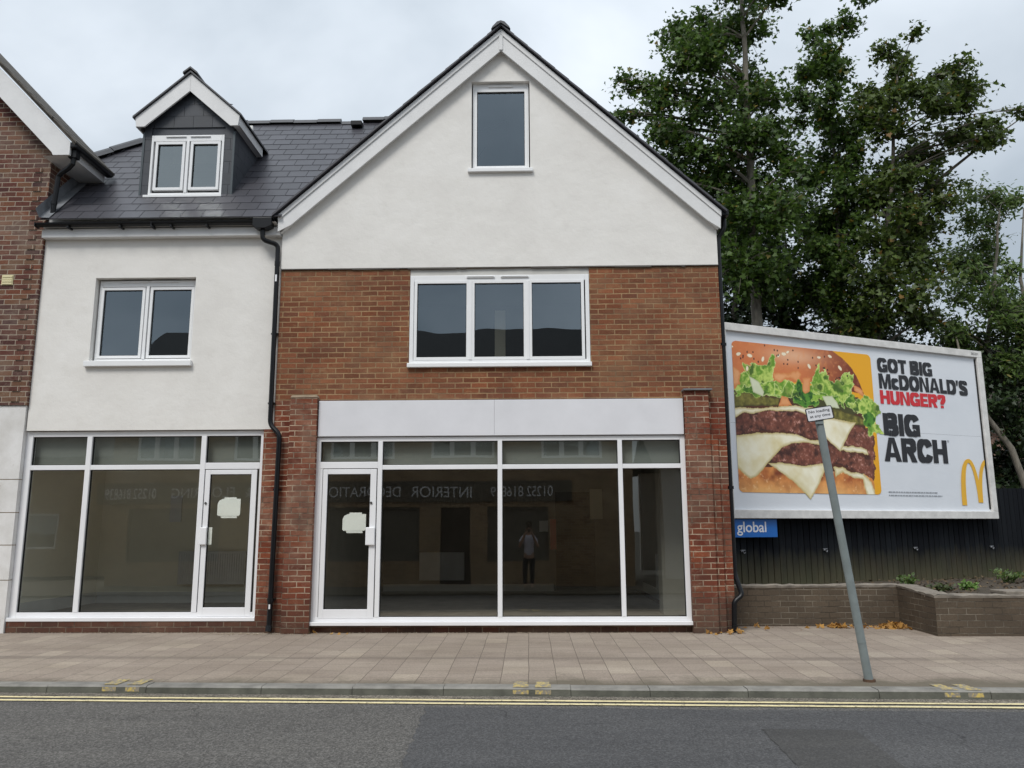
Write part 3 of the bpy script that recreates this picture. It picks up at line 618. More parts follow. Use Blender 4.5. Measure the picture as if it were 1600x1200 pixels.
# ================================================================== LEFT WHITE HOUSE
lh = thing('white_house', 'white rendered house with grey slate roof, dormer and smaller empty shopfront', 'house', (-5.3, 0, 0))
LY = .05
MB().wall([-7.06, -3.5405], lambda x: 5.60, lambda x: 2.745, [(-6.262, -4.795, 3.70, 4.975)], LY, .25).build('rendered_wall', M_RENDER, lh)
lp = MB(); lp.box(-3.690, -3.5405, LY-.01, .3, 0, 2.7445); lp.box(-7.075, -3.6905, LY-.0, .3, 0, .148); lp.build('brick_pier', M_BRICK_LOW, lh)
MB().box(-3.5402, -3.46, LY-.02, LY+.2, 2.7, 5.3)
MB().box(-7.06, -3.56, -.06, LY-.0005, 5.562, 5.69).build('fascia_board', M_BARGE, lh, bevel=.004)
MB().quad((-7.05, -.17, 5.725), (-3.60, -.17, 5.725), (-3.60, .05, 5.70), (-7.05, .05, 5.70)).quad((-7.05, .06, 5.5), (-3.56, .06, 5.5), (-3.56, .06, 6.02), (-7.05, .06, 6.02)).build('eaves_soffit', M_BARGE, lh)
window(lh, -6.24, -4.815, 3.735, 4.955, .14, [(-6.170, -5.605, 3.835, 4.815), (-5.450, -4.885, 3.835, 4.815)], M_GLASS_UP, fw=.035, sash=.04, top_rail=.09, vents=[(-5.92, -5.53, 4.935), (-5.47, -5.08, 4.935)], bottom=.05)
MB().box(-6.262, -4.795, .2, .24, 4.95, 4.974).build('window_head', M_RENDER, lh)
MB().box(-6.31, -4.77, -.01, .2, 3.655, 3.7345).build('sill', M_UPVC, lh, bevel=.006)
# slate roof
PIT = R_(46); SP, CP = math.sin(PIT), math.cos(PIT); EY, EZ = -.17, 5.80
RL = 4.13; RYd, RZd = EY+RL*CP, EZ+RL*SP
def rp_(x, s, up=0): return (x, EY+s*CP-up*SP, EZ+s*SP+up*CP)
def xval(z): return -.357-(8.76-z)/.90
HX = -7.28; HY = 1.45
rs = MB(); gge = .25; n = int(RL/gge)+1; rnd = random.Random(11)
for i in range(n):
    s0 = i*gge; s1 = min(s0+gge+.02, RL)
    yy = EY+s0*CP; zc = EZ+(s0)*SP
    xl = -7.035 if yy < HY-.1 else max(-7.28, -7.28+(yy-HY)*1.0)
    xr = xval(zc)+.12
    x = -8.0+(.15 if i % 2 else 0)
    while x < xr:
        a, b = max(x+.0045, xl), min(x+.2955, xr); x += .30
        if b-a < .02: continue
        j = rnd.uniform(0, .003); d0 = s0+rnd.uniform(-.004, .004)
        A, B, C_, D = rp_(a, d0, .0075+j*.6), rp_(b, d0, .0075+j*.6), rp_(b, s1, .003), rp_(a, s1, .003)
        A2, B2 = rp_(a, d0, .001), rp_(b, d0, .001)
        k = len(rs.v); rs.v += [A, B, C_, D, A2, B2]
        rs.f += [(k, k+1, k+2, k+3), (k+4, k+5, k+1, k), (k+4, k, k+3), (k+1, k+5, k+2)]
rs.build('roof_slates', M_SLATE, lh)
ub = MB(); ub.quad(rp_(-7.035, -.02), rp_(xval(5.79), -.02), rp_(xval(RZd), RL), rp_(-5.98, RL), rp_(-7.10, 2.5))
ub.quad((-5.98, RYd, RZd), (-.40, RYd, RZd), (-3.4, RYd*2+.2, EZ), (-7.1, RYd*2+.2, EZ)); ub.quad((-5.98, RYd, RZd), (-7.1, RYd*2, EZ), (-7.3, HY, EZ+1.3))
ub.build('roof_underlay', M_GASKET, lh)
rg = MB()
def ridge_run(p, q, n, r=.07):
    p, q = Vector(p), Vector(q); d = (q-p)/n; side_ = d.normalized().cross(Vector((0, 0, 1))).normalized(); up = side_.cross(d.normalized())
    for i in range(n):
        a, b = p+d*i, p+d*(i+.985); pr = [(-1.35, -.75), (-.8, .25), (0, .75), (.8, .25), (1.35, -.75)]; k = len(rg.v)
        lift = .012*(i % 2)
        for c in (a, b): rg.v += [tuple(c+side_*(u*r)+up*(v*r+lift)) for u, v in pr]
        for j in range(4): rg.f.append((k+j, k+j+1, k+5+j+1, k+5+j))
        rg.f += [tuple(k+j for j in range(5)), tuple(k+9-j for j in range(5))]
ridge_run((-6.02, RYd, RZd+.02), (-3.40, RYd, RZd+.02), 6); ridge_run((-3.38, RYd, RZd-.02), (-3.02, RYd, RZd-.02), 1); ridge_run((-3.0, RYd, RZd+.06), (-2.2, RYd, RZd+.06), 2)
ridge_run((-7.45, 1.30, 7.42), (-6.02, RYd, RZd+.02), 4)
rg.build('ridge_tiles', M_RIDGE, lh)
vt = MB(); c0 = Vector(rp_(-3.05, 3.86, .0)); vt.box(-3.16, -2.96, c0.y-.14, c0.y+.10, c0.z-.02, c0.z+.07); vt.build('roof_vent', M_BLACKPL, lh, bevel=.01)
fl = MB(); k = [rp_(-7.05, .0, .03), rp_(-6.90, .0, .022), rp_(-6.90, 1.45, .022), rp_(-7.05, 1.45, .03)]; fl.quad(*k)
kk = [rp_(-7.045, .0, .03), rp_(-7.045, 1.45, .03), rp_(-7.045, 1.45, .17), rp_(-7.045, .0, .17)]; fl.quad(*kk); fl.build('flashing', M_LEAD, lh)
# gutter, brackets, hopper, downpipe
gt = MB(); n = 8
for a, b in ((-7.10, -5.4), (-5.4002, -3.90)):
    k = len(gt.v)
    for x in (a, b):
        for r_ in (.058, .050):
            gt.v += [(x, -.122+r_*math.cos(math.pi+math.pi*j/n), 5.748+r_*math.sin(math.pi+math.pi*j/n)*.9) for j in range(n+1)]
    for j in range(n):
        gt.f += [(k+j, k+j+1, k+2*(n+1)+j+1, k+2*(n+1)+j), (k+(n+1)+j+1, k+(n+1)+j, k+3*(n+1)+j, k+3*(n+1)+j+1)]
    gt.box(a-.012, a, -.182, -.062, 5.69, 5.752)
for x in (-6.62, -5.86, -5.4, -5.12, -4.60): gt.box(x-.013, x+.013, -.185, -.061, 5.665, 5.69)
gt.build('gutter', M_BLACKPL, lh)
hp = MB().prism([(-3.93, 5.78), (-3.93, 5.66), (-3.87, 5.62), (-3.74, 5.62), (-3.655, 5.66), (-3.655, 5.78)], -.20, -.063); hp.build('hopper', M_BLACKPL, lh, bevel=.006)
dp = MB().tube(fillet([(-3.80, -.12, 5.64), (-3.80, -.12, 5.47), (-3.592, -.04, 5.42), (-3.582, -.04, 2.80), (-3.435, -.07, 2.66), (-3.457, -.07, .06)], .07), .034, 12)
dp.tube([(-3.59, -.04, 5.17), (-3.59, -.04, 5.10)], .040, 12); dp.tube([(-3.452, -.07, .46), (-3.452, -.07, .40)], .042, 12); dp.tube([(-3.457, -.07, .10), (-3.457, -.09, .03)], .043, 12)
for z, x in ((4.1, -3.586), (3.1, -3.582), (1.9, -3.442), (.44, -3.452)): dp.box(x-.05, x+.05, -.03 if z > 2.7 else -.065, .05, z-.012, z+.012)
dp.build('downpipe', M_BLACKPL, lh)
MB().box(-3.602, -3.578, -.0755, -.0748, 4.86, 4.96).build('pipe_sticker', M_WHITE, lh); MB().box(-3.464, -3.444, -.1055, -.105, .32, .38).build('pipe_sticker', M_WHITE, lh)
# dormer
DY = .40; dzb = EZ+(DY-EY)*math.tan(PIT)
dm = MB(); sl = .86; AX = -5.19; APX = 8.345
dtop = lambda x: 8.28-sl*abs(x-AX)
dm.wall([-5.90, AX, -4.50], lambda x: dtop(x)-.02, lambda x: dzb-.05, [(-5.775, -4.645, 6.36, 7.375)], DY+.02, DY+.1)
zt = 7.52; ye = EY+(zt-EZ)/math.tan(PIT)
dm.quad((-4.50, DY+.02, dzb-.1), (-4.50, ye, zt), (-4.50, DY+.02, zt)); dm.quad((-5.90, DY+.02, dzb-.1), (-5.90, DY+.02, zt), (-5.90, ye, zt))
dmo = dm.build('dormer', M_HANG, lh)
hs = MB(); rnd = random.Random(4)
def hang(x0, x1, z0, z1, y=DY):
    hs.box(x0+.0025, x1-.0025, y-.004+rnd.uniform(0, .004), y+.018, z0+.003, z1)
z = dzb-.03; i = 0
while z < 8.0:
    z1 = z+.19; x = -5.9-(0 if i % 2 else .15)
    while x < -4.50:
        a, b = max(x, -5.895), min(x+.30, -4.505); x += .30
        for (p_, q_) in ([(a, min(b, -5.78)), (max(a, -4.64), b)] if z < 7.36 else [(a, b)]):
            if q_-p_ < .03: continue
            zc0, zc1 = z, z1
            if z1 > dtop(p_) or z1 > dtop(q_):
                pts = [(p_+.0025, z+.003), (q_-.0025, z+.003), (q_-.0025, min(z1, dtop(q_)-.05)), (p_+.0025, min(z1, dtop(p_)-.05))]
                if p_ < AX < q_: pts = pts[:3]+[(AX, min(z1, dtop(AX)-.05))]+pts[3:]
                if pts[2][1] <= z+.01 and pts[-1][1] <= z+.01: continue
                pts = [(u, max(v, z+.003)) for u, v in pts]
                hs.prism(pts, DY-.002, DY+.018)
            else: hang(p_, q_, z, z1)
    z += .19; i += 1
z = dzb-.05; i = 0
while z < zt-.02:
    z1 = min(z+.19, zt-.005); ya = DY+.02; yb = EY+(z1-EZ)/math.tan(PIT)+.15
    y = ya-(0 if i % 2 else .15)
    while y < yb:
        a, b = max(y, ya), min(y+.30, yb); y += .30
        if b-a > .02: hs.box(-4.4995, -4.488, a+.0025, b-.0025, z+.003, z1)
    z += .19; i += 1
hs.build('hung_slates', M_HANG, dmo)
M_TRIM = plain('grey_trim', (.045,.06,.07), .5)
for a in (-4.512, -5.915): MB().box(a, a+.032, DY-.012, DY+.02, dzb-.06, 7.42).build('corner_trim', M_TRIM, dmo)
f = MB().frame(-5.775, -4.645, 6.375, 7.37, .035, DY-.01, DY+.06, wb=.05, wt=.10)
f.box(-5.225, -5.18, DY-.018, DY+.05, 6.4255, 7.2695)
f.box(-5.55, -5.235, DY-.03, DY-.0105, 7.335, 7.352); f.box(-5.17, -4.86, DY-.03, DY-.0105, 7.335, 7.352)
f.build('window_frame', M_UPVC, dmo, bevel=.004)
for a, b in ((-5.665, -5.285), (-5.118, -4.738)):
    MB().frame(a-.042, b+.042, 6.472, 7.262, .042, DY-.014, DY+.045).build('sash', M_UPVC, dmo, bevel=.002)
    MB().frame(a-.001, b+.001, 6.513, 7.221, .008, DY+.004, DY+.02).build('gasket', M_GASKET, dmo)
    MB().quad((a, DY+.025, 6.514), (b, DY+.025, 6.514), (b, DY+.025, 7.22), (a, DY+.025, 7.22)).build('pane', glass('dormer_glass', .22, (.92,1,1), .02, (.6,.65,.62)), dmo)
MB().box(-5.82, -4.62, DY-.07, DY+.0, 6.335, 6.3745).build('sill', M_UPVC, dmo, bevel=.004)
MB().box(-5.85, -4.55, 1.3, 1.35, 6.9, 8.0).build('room_lining', M_CEIL, dmo)
BY = .29
db = MB(); ll, rr = -6.01, -4.39
dz_ = lambda x: APX-sl*abs(x-AX)*1.03
db.prism([(AX, APX), (AX, APX-.29), (-5.86, 7.47), (ll+.02, 7.47), (ll, dz_(ll))], BY, BY+.03)
db.prism([(AX+.001, APX), (rr, dz_(rr)), (rr-.02, 7.47), (-4.53, 7.47), (AX+.001, APX-.29)], BY, BY+.03)
db.box(rr-.03, rr-.002, BY+.031, 1.40, 7.48, dz_(rr)-.01); db.box(ll+.002, ll+.03, BY+.031, 1.40, 7.48, dz_(ll)-.01)
db.quad((-4.41, BY+.03, 7.48), (-4.41, 1.4, 7.48), (-4.50, 1.4, 7.48), (-4.50, BY+.03, 7.48))
db.build('bargeboard', M_BARGE, dmo, bevel=.003)
dr = MB(); yb = EY+(APX-EZ)/math.tan(PIT)
for sg, xe in ((-1, ll-.03), (1, rr+.03)):
    ze = dz_(xe)+.012; y2 = EY+(ze-EZ)/math.tan(PIT)
    for t_ in (.0, .03):
        q = [(AX, BY-.03, APX+.012+t_), (xe, BY-.03, ze+t_), (xe, y2, ze+t_), (AX, yb, APX+.012+t_)]; dr.quad(*(q if sg > 0 else q[::-1]))
    dr.quad((AX, BY-.03, APX+.012), (xe, BY-.03, ze), (xe, BY-.03, ze+.03), (AX, BY-.03, APX+.042)); dr.quad((xe, BY-.03, ze), (xe, y2, ze), (xe, y2, ze+.03), (xe, BY-.03, ze+.03))
dr.prism([(AX-.11, APX-.02), (AX, APX+.07), (AX+.11, APX-.02), (AX+.11, APX+.01), (AX, APX+.10), (AX-.11, APX+.01)], BY-.05, yb)
dr.build('dormer_roof', M_RIDGE, dmo)
# left shopfront
QY = .10
ls = MB(); ls.box(-7.08, -6.985, QY, QY+.08, .20, 2.735); ls.box(-3.745, -3.6915, QY, QY+.08, .20, 2.735)
ls.box(-6.985, -3.745, QY, QY+.08, 2.662, 2.735); ls.box(-6.985, -3.745, QY, QY+.08, .20, .262)
lm = [-6.172, -4.548]
for x in lm: ls.box(x-.036, x+.036, QY-.004, QY+.076, .2625, 2.6615)
le = [-6.985, lm[0]-.0365, lm[0]+.0365, lm[1]-.0365, lm[1]+.0365, -3.745]
ls.box(le[0], le[1], QY, QY+.075, 2.195, 2.262); ls.box(le[2], le[3], QY, QY+.075, 2.195, 2.262); ls.box(le[4], le[5], QY, QY+.075, 2.195, 2.285)
lso = ls.build('shopfront_frame', M_ALU, lh, bevel=.004)
MB().box(-7.12, -3.6915, QY-.06, QY+.07, .1485, .1995).build('sill', M_ALU, lh, bevel=.006)
for a, b in ((0, 1), (2, 3)):
    pane(le[a], le[b], 2.262, 2.662, QY+.045, lso); pane(le[a], le[b], .262, 2.195, QY+.045, lso)
pane(le[4], le[5], 2.285, 2.662, QY+.045, lso)
door(lh, -4.500, -3.775, .205, 2.185, QY-.004, -4.428, -3.852, .325, 2.122, 0, (-4.315, -3.995, 1.52, 1.805), (-4.515, -4.425, 1.160, 1.395))
MB().box(-4.424, -4.37, QY+.025, QY+.03, 1.16, 1.395).build('pale_handle_strip', M_PAPER, lh)  # pale strip just behind the glass, beside the handle plate
MB().box(-7.06, -3.74, QY+.13, QY+.15, 2.23, 2.72).build('transom_panel', M_TRANS, lh)
MB().quad((-7.45, 1.22, 2.77), (-3.57, 1.22, 2.77), (-3.57, 1.22, 6.7), (-7.0, 1.22, 6.7)).build('added_bounce_panel', M_CEIL, lh)  # added white reflector, out of view, bounces rear daylight into the shop
lf = MB().box(-7.5, -3.6, .19, 3.2, .12, .14); lf.build('shop_floor', M_FLOOR, lh)
li = MB(); li.quad((-7.45, .3, .14), (-7.45, 3.05, .14), (-7.45, 3.05, 2.74), (-7.45, .3, 2.74)); li.quad((-7.45, 3.05, .14), (-3.6, 3.05, .14), (-3.6, 3.05, 2.74), (-7.45, 3.05, 2.74)); li.quad((-3.56, .3, .14), (-3.56, .3, 2.74), (-3.56, 3.05, 2.74), (-3.56, 3.05, .14))
li.build('room_wall', M_WALLPAINT, lh)
MB().box(-7.5, -3.55, .26, 1.2, 2.76, 2.82).build('shop_ceiling', M_CEIL, lh)
s_ = MB(); s_.box(-7.449, -7.42, .3, 3.0, .14, .32); s_.box(-7.42, -3.6, 3.02, 3.049, .14, .32); s_.build('skirting', M_SKIRT, lh)
ra = MB().box(-6.0, -4.85, 2.93, 3.0, .45, 1.0)
for i in range(28): ra.box(-5.99+i*.0405, -5.965+i*.0405, 2.918, 2.9295, .49, .96)
ra.build('radiator', M_RAD, lh)
MB().box(-6.25, -6.05, 3.03, 3.045, 1.50, 1.95).build('wall_notice', M_WHITE, lh)
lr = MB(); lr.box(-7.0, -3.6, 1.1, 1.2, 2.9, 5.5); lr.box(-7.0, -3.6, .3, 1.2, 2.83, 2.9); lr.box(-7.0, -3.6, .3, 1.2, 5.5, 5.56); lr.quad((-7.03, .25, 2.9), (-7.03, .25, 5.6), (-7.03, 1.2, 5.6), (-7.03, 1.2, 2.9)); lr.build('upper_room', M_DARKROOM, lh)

# ================================================================== FAR LEFT BRICK NEIGHBOUR
nb = thing('brick_house', 'dark brown brick house with white bargeboard and painted ground floor', 'house', (-9, 0, 0))
NS = lambda x: 8.06-1.03*(x+7.785) if x > -10.5 else 8.06-1.03*(-10.5+7.785)+1.03*(x+10.5)
n_ = MB(); n_.wall([-14, -10.5, -7.065], lambda x: NS(x)-.40, lambda x: 3.105, [(-9.8, -8.6, 3.9, 5.3)], 0, .25)
n_.quad((-7.065, .25, 2.8), (-7.065, 8, 2.8), (-7.065, 8, 6.9), (-7.065, .25, 6.9))
n_.build('wall', M_BRICK_NB, nb)
q = MB(); z = 3.15; i = 0
for i in range(50):
    z = 3.15+i*.075+.006
    if z < 6.65 and i % 2 == 0: q.box(-7.295, -7.18, -.014, -.0005, z, z+.063)
q.build('toothed_brickwork', M_BRICK_NB, nb)
wf = window(nb, -9.78, -8.62, 3.95, 5.28, .1, [(-9.68, -9.25, 4.05, 5.15), (-9.15, -8.72, 4.05, 5.15)], M_GLASS_UP)
pp = MB(); zs = [0.0, .695, 1.164, 1.605, 2.061, 3.1045]
for a, b in zip(zs[:-1], zs[1:]): pp.box(-9.5, -7.082, .02, .24, a+(.008 if a else 0), b-.004)
pp.build('painted_stonework', M_PILPAINT, nb); MB().box(-9.49, -7.088, .03, .24, 0.001, 3.104).build('joint_backing', M_TAN, nb)
b_ = MB()
b_.prism([(-10.5, NS(-10.5)+.02), (-10.5, NS(-10.5)-.36), (-6.92, NS(-6.92)-.37), (-6.90, 6.755), (-6.655, 6.755), (-6.655, 6.955)], -.25, -.22)
b_.build('bargeboard', M_BARGE, nb, bevel=.003)
ns = MB(); ns.quad((-6.66, -.22, 6.76), (-7.07, -.22, 6.76), (-7.07, .75, 6.76), (-6.66, .75, 6.76)); ns.quad((-6.66, -.22, 6.76), (-6.66, .75, 6.76), (-6.66, .75, 6.93), (-6.66, -.22, 6.93)); ns.build('eaves_soffit', M_BARGE, nb)
nr = MB()
nr.prism([(-6.58, 6.90), (-10.5, 6.90+1.03*3.92), (-10.5, 6.99+1.03*3.92), (-6.56, 6.955)], -.27, .85)
rnd = random.Random(2)
for i in range(30):
    xa = -6.55-i*.19; za = 6.955+(-6.58-xa)*1.03
    nr.prism([(xa, za-.005), (xa, za+.028), (xa-.19, za+.20+.008), (xa-.19, za+.195-.005)], -.30+rnd.uniform(-.01, .01), .84)
nr.build('roof', M_OLDTILE, nb)
ng = MB().box(-6.655, -6.555, -.26, .80, 6.86, 6.955); ng.build('gutter', M_BLACKPL, nb, bevel=.02)
nd = MB().box(-6.70, -6.585, -.20, -.09, 6.74, 6.93)
nd.tube([(-6.64, -.15, 6.76), (-6.65, -.15, 6.66), (-6.72, -.13, 6.60), (-6.84, -.09, 6.55), (-6.90, -.06, 6.50), (-6.945, -.04, 5.86)], .036, 12)
nd.tube([(-6.93, -.05, 6.12), (-6.933, -.05, 6.07)], .043, 12)
nd.build('downpipe', M_BLACKPL, nb)
vb = MB(); 
for k in range(4): vb.box(-7.60, -7.455, -.02-.004*(k % 2), -.0005, 4.875+k*.034, 4.875+k*.034+.026)
vb.box(-7.61, -7.445, -.012, -.0005, 4.865, 5.015); vb.build('air_vent', plain('cream_vent', (.66,.60,.36), .6), nb)

# ================================================================== BILLBOARD, FENCE, LOW WALL
BA = R_(24.1); BO = (3.397, 2.43, 0)
bl = thing('billboard', 'large white framed billboard with a double burger advert', 'billboard', BO, BA)
f = MB(); F0, F1 = -.055, .06
f.box(-.20, 6.235, F0, F1, 4.69, 4.825); f.box(-.20, 6.235, F0, F1, 1.512, 1.655); f.box(6.095, 6.235, F0, F1, 1.6555, 4.6895); f.box(-.20, -.03, F0, F1, 1.6555, 4.6895)
f.build('frame', M_FRAME, bl, local=True, bevel=.008)
MB().box(-.19, 6.2, .061, .10, 1.55, 4.78).build('backing_panel', M_FENCE, bl, local=True)
# paper sheet with slight cockling, two strips with a joint at mid height
ps = MB()
for z0, z1 in ((1.655, 3.105), (3.107, 4.69)):
    nx, nz = 60, 14
    k = len(ps.v)
    for j in range(nz+1):
        for i in range(nx+1):
            u, v = -.03+6.125*i/nx, z0+(z1-z0)*j/nz
            ps.v.append((u, .0+(.0015 if z0 < 2 else 0)+.0012*math.sin(u*3.1+v*2.2)*math.sin(v*4+u), v))
    for j in range(nz):
        for i in range(nx): a = k+j*(nx+1)+i; ps.f.append((a, a+1, a+nx+2, a+nx+1))
po = ps.build('poster', M_POSTER, bl, smooth=True, local=True)
for s in (1,):
    MB().box(6.06, 6.0945, -.012, .004, 1.70, 4.66).build('poster_edge', M_GASKET, bl, local=True)

def vnoise(X, Y, seed=0, oct=4):
    rs_ = np.random.RandomState(seed); out = 0; amp = 1; tot = 0; fr = 1.
    for o in range(oct):
        g_ = rs_.rand(64, 64); x = (X*fr) % 63; y = (Y*fr) % 63; xi = x.astype(int); yi = y.astype(int); fx = x-xi; fy = y-yi
        fx = fx*fx*(3-2*fx); fy = fy*fy*(3-2*fy)
        v = (g_[yi, xi]*(1-fx)+g_[yi, xi+1]*fx)*(1-fy)+(g_[yi+1, xi]*(1-fx)+g_[yi+1, xi+1]*fx)*fy
        out = out+v*amp; tot += amp; amp *= .55; fr *= 2.03
    return out/tot
def inpoly(X, Y, pts):
    ins = np.zeros(X.shape, bool); n = len(pts)
    for i in range(n):
        x0, y0 = pts[i]; x1, y1 = pts[(i+1) % n]
        if y0 == y1: continue
        c = ((y0 > Y) != (y1 > Y)) & (X < (x1-x0)*(Y-y0)/(y1-y0)+x0); ins ^= c
    return ins
def edged(X, Y, pts):
    d = np.full(X.shape, 9.)
    for i in range(len(pts)):
        x0, y0 = pts[i]; x1, y1 = pts[(i+1) % len(pts)]; dx, dy = x1-x0, y1-y0; l = dx*dx+dy*dy+1e-9
        t = np.clip(((X-x0)*dx+(Y-y0)*dy)/l, 0, 1); d = np.minimum(d, np.hypot(X-x0-t*dx, Y-y0-t*dy))
    return d
def srgb(r, g, b): return np.array([(c/255)**2.2 for c in (r, g, b)])
GU, GV = 430, 350; u0, u1, v0, v1 = .06, 3.52, 1.80, 4.56
gx, gz = np.meshgrid(np.linspace(u0, u1, GU), np.linspace(v0, v1, GV))
img = np.zeros((GV, GU, 3)); alpha = np.zeros((GV, GU), bool)
nA = vnoise(gx*6, gz*6, 1); nB = vnoise(gx*16, gz*16, 2); nC = vnoise(gx*3, gz*3, 3); nD = vnoise(gx*40, gz*40, 4, 2)
def paint(pts, fn, wob=.03, clip=None, seed=0):
    wx = (vnoise(gx*9, gz*9, 20+seed)-.5)*wob*2; wz = (vnoise(gx*9, gz*9, 40+seed)-.5)*wob*2
    X, Z = gx+wx, gz+wz; m = inpoly(X, Z, pts)
    if clip is not None: m &= clip
    d = edged(X, Z, pts); c = fn(d); img[m] = c[m]; alpha[m] = True; return m
def mix2(a, b, t): t = np.clip(t, 0, 1)[..., None]; return a*(1-t)+b*t
rect = (gx > .11) & (gx < 3.29) & (gz > 1.94) & (gz < 4.53)
rad = .09
for cx_, cz_ in ((.11+rad, 1.94+rad), (.11+rad, 4.53-rad), (3.29-rad, 1.94+rad), (3.29-rad, 4.53-rad)):
    out = (np.abs(gx-(3.4/2)) > abs(cx_-1.7)) & (np.abs(gz-3.235) > abs(cz_-3.235)) & (np.hypot(gx-cx_, gz-cz_) > rad) & (np.sign(gx-1.7) == np.sign(cx_-1.7)) & (np.sign(gz-3.235) == np.sign(cz_-3.235))
    rect &= ~out
yel = srgb(238, 170, 28)
img[rect] = yel; alpha[rect] = True
P = {'base': [(0.1,2.36),(1.07,2.38),(3.11,2.3),(3.14,1.90),(0.1,1.90)],
'bun': [(0.05,4.6),(2.25,4.6),(2.37,4.53),(2.61,4.4),(2.81,4.23),(2.95,4.02),(3.05,3.76),(2.2,3.86),(1.52,3.89),(.96,3.86),(.05,3.65)],
'pick1': [(.05,3.65),(.36,3.65),(.84,3.59),(1.1,3.58),(1.05,3.44),(.51,3.41),(.05,3.35)],
'pick2': [(2.29,3.47),(2.69,3.39),(3.07,3.3),(3.04,3.18),(2.6,3.21),(2.29,3.28)],
'L1': [(.3,4.14),(.85,4.14),(.91,4.28),(.96,4.39),(1.04,4.34),(.99,4.12),(.96,3.91),(.79,3.82),(.53,3.83),(.39,3.98)],
'L2': [(.16,3.88),(.39,4.03),(.53,3.83),(.96,3.88),(1.29,3.91),(1.45,3.86),(1.35,3.62),(1.23,3.64),(1.16,3.58),(1.03,3.59),(.84,3.61),(.71,3.6),(.53,3.78),(.24,3.68),(.13,3.66)],
'L4': [(1.36,3.7),(1.52,3.84),(1.71,3.72),(1.95,3.69),(1.98,3.52),(1.65,3.44),(1.39,3.51)],
'L3': [(1.81,3.91),(1.92,4.11),(2.03,4.27),(2.07,4.1),(2.2,4.19),(2.21,3.97),(2.53,3.96),(2.55,4.16),(2.69,4.15),(2.84,4.15),(2.82,3.9),(2.68,3.7),(2.58,3.58),(2.59,3.48),(2.47,3.52),(2.43,3.68),(2.19,3.69),(1.85,3.73)],
'L5': [(2.67,3.56),(2.9,3.68),(3.09,3.78),(3.26,3.67),(3.4,3.63),(3.46,3.46),(3.33,3.32),(3.28,3.2),(3.47,3.1),(3.41,3.04),(3.12,3.03),(3.0,3.33),(2.76,3.43)],
'on1': [(.45,3.93),(.66,3.84),(.76,3.66),(.72,3.59),(.52,3.65)], 'on2': [(2.05,3.67),(2.29,3.69),(2.4,3.57),(2.44,3.47),(2.14,3.5)],
's0': [(.1,4.09),(.29,3.97),(.25,3.76),(.1,3.7)],
's1': [(.97,4.04),(1.25,4.02),(1.54,4.11),(1.62,4.04),(1.52,3.89),(1.36,3.96),(1.12,3.87),(.98,3.9)], 's2': [(1.63,3.98),(1.81,4.0),(1.76,3.74),(1.67,3.7),(1.61,3.74)],
's3': [(1.13,3.62),(1.27,3.61),(1.35,3.46),(1.05,3.44)], 's4': [(2.78,3.94),(3.02,3.86),(3.05,3.73),(2.84,3.79)],
'c1': [(.05,3.36),(.66,3.38),(1.32,3.47),(1.96,3.45),(1.98,3.26),(1.41,3.37),(.82,3.35),(.5,3.28),(.28,3.28),(.05,3.15)],
'p1': [(.1,3.14),(.28,3.28),(.5,3.28),(.69,3.34),(.95,3.37),(1.31,3.35),(1.68,3.38),(1.98,3.3),(1.91,2.89),(1.64,2.92),(1.44,2.96),(1.12,2.99),(.79,2.97),(.57,2.98),(.31,2.9),(.1,2.88)],
'p1r': [(2.42,3.06),(2.77,3.19),(3.06,3.14),(3.22,2.98),(3.19,2.54),(3.03,2.59),(2.8,2.77),(2.42,2.8)],
'cr': [(1.90,3.29),(2.29,3.28),(2.8,3.23),(2.61,3.01),(2.38,2.69),(2.11,2.88),(1.90,3.09)],
'cm': [(.05,2.88),(.57,2.96),(.79,2.96),(1.38,2.97),(1.7,2.87),(1.94,2.88),(1.93,2.78),(1.63,2.83),(1.27,2.8),(1.06,2.71),(.75,2.45),(.48,2.2),(.36,2.16),(.21,2.26),(.05,2.41)],
'cmr': [(2.38,2.8),(2.8,2.8),(3.01,2.76),(3.03,2.64),(2.79,2.68),(2.38,2.72)],
'p2': [(.79,2.47),(.89,2.63),(1.1,2.78),(1.27,2.84),(1.64,2.86),(1.9,2.77),(2.17,2.81),(2.44,2.68),(2.79,2.67),(3.14,2.58),(3.19,2.41),(3.13,2.17),(2.96,2.27),(2.65,2.37),(2.28,2.46),(2.01,2.47),(1.6,2.4),(1.33,2.42),(1.07,2.46)],
'cl': [(.75,2.44),(1.07,2.46),(1.56,2.41),(2.04,2.48),(1.99,2.33),(1.83,2.09),(1.63,1.83),(1.49,1.95),(1.25,2.15),(.91,2.35)],
'clr': [(2.19,2.41),(2.41,2.43),(2.61,2.31),(2.86,2.33),(3.06,2.16),(3.14,1.90),(2.93,1.90),(2.85,2.21),(2.64,2.23),(2.41,2.33),(2.22,2.24)]}
def f_bread(d): 
    c = mix2(srgb(150, 66, 28), srgb(236, 156, 84), (nC*.5+nA*.5-.3)*2.6); c = mix2(c, srgb(110, 44, 20), np.clip((vnoise(gx*3.2, gz*4.5, 88, 3)-.55)*5, 0, .8)*np.clip((gz-2.02)*6, 0, 1)); c = mix2(c, srgb(255, 214, 160), np.clip((nB-.66)*5, 0, .7)); return mix2(c, srgb(240, 186, 116), np.clip((2.2-gz)*4, 0, 1)*nC)
def f_bun(d):
    t = np.clip((gx-.1)/2.9, 0, 1); c = mix2(srgb(205, 112, 66), srgb(216, 128, 74), nC)
    c = mix2(c, srgb(118, 50, 30), np.clip((t-.52)*2.4, 0, 1)); hi = np.exp(-((gx-1.45)**2/.35+(gz-4.36)**2/.02)); c = mix2(c, srgb(244, 206, 170), hi*.6)
    return mix2(c, srgb(232, 150, 90), (nB-.55)*1.4)
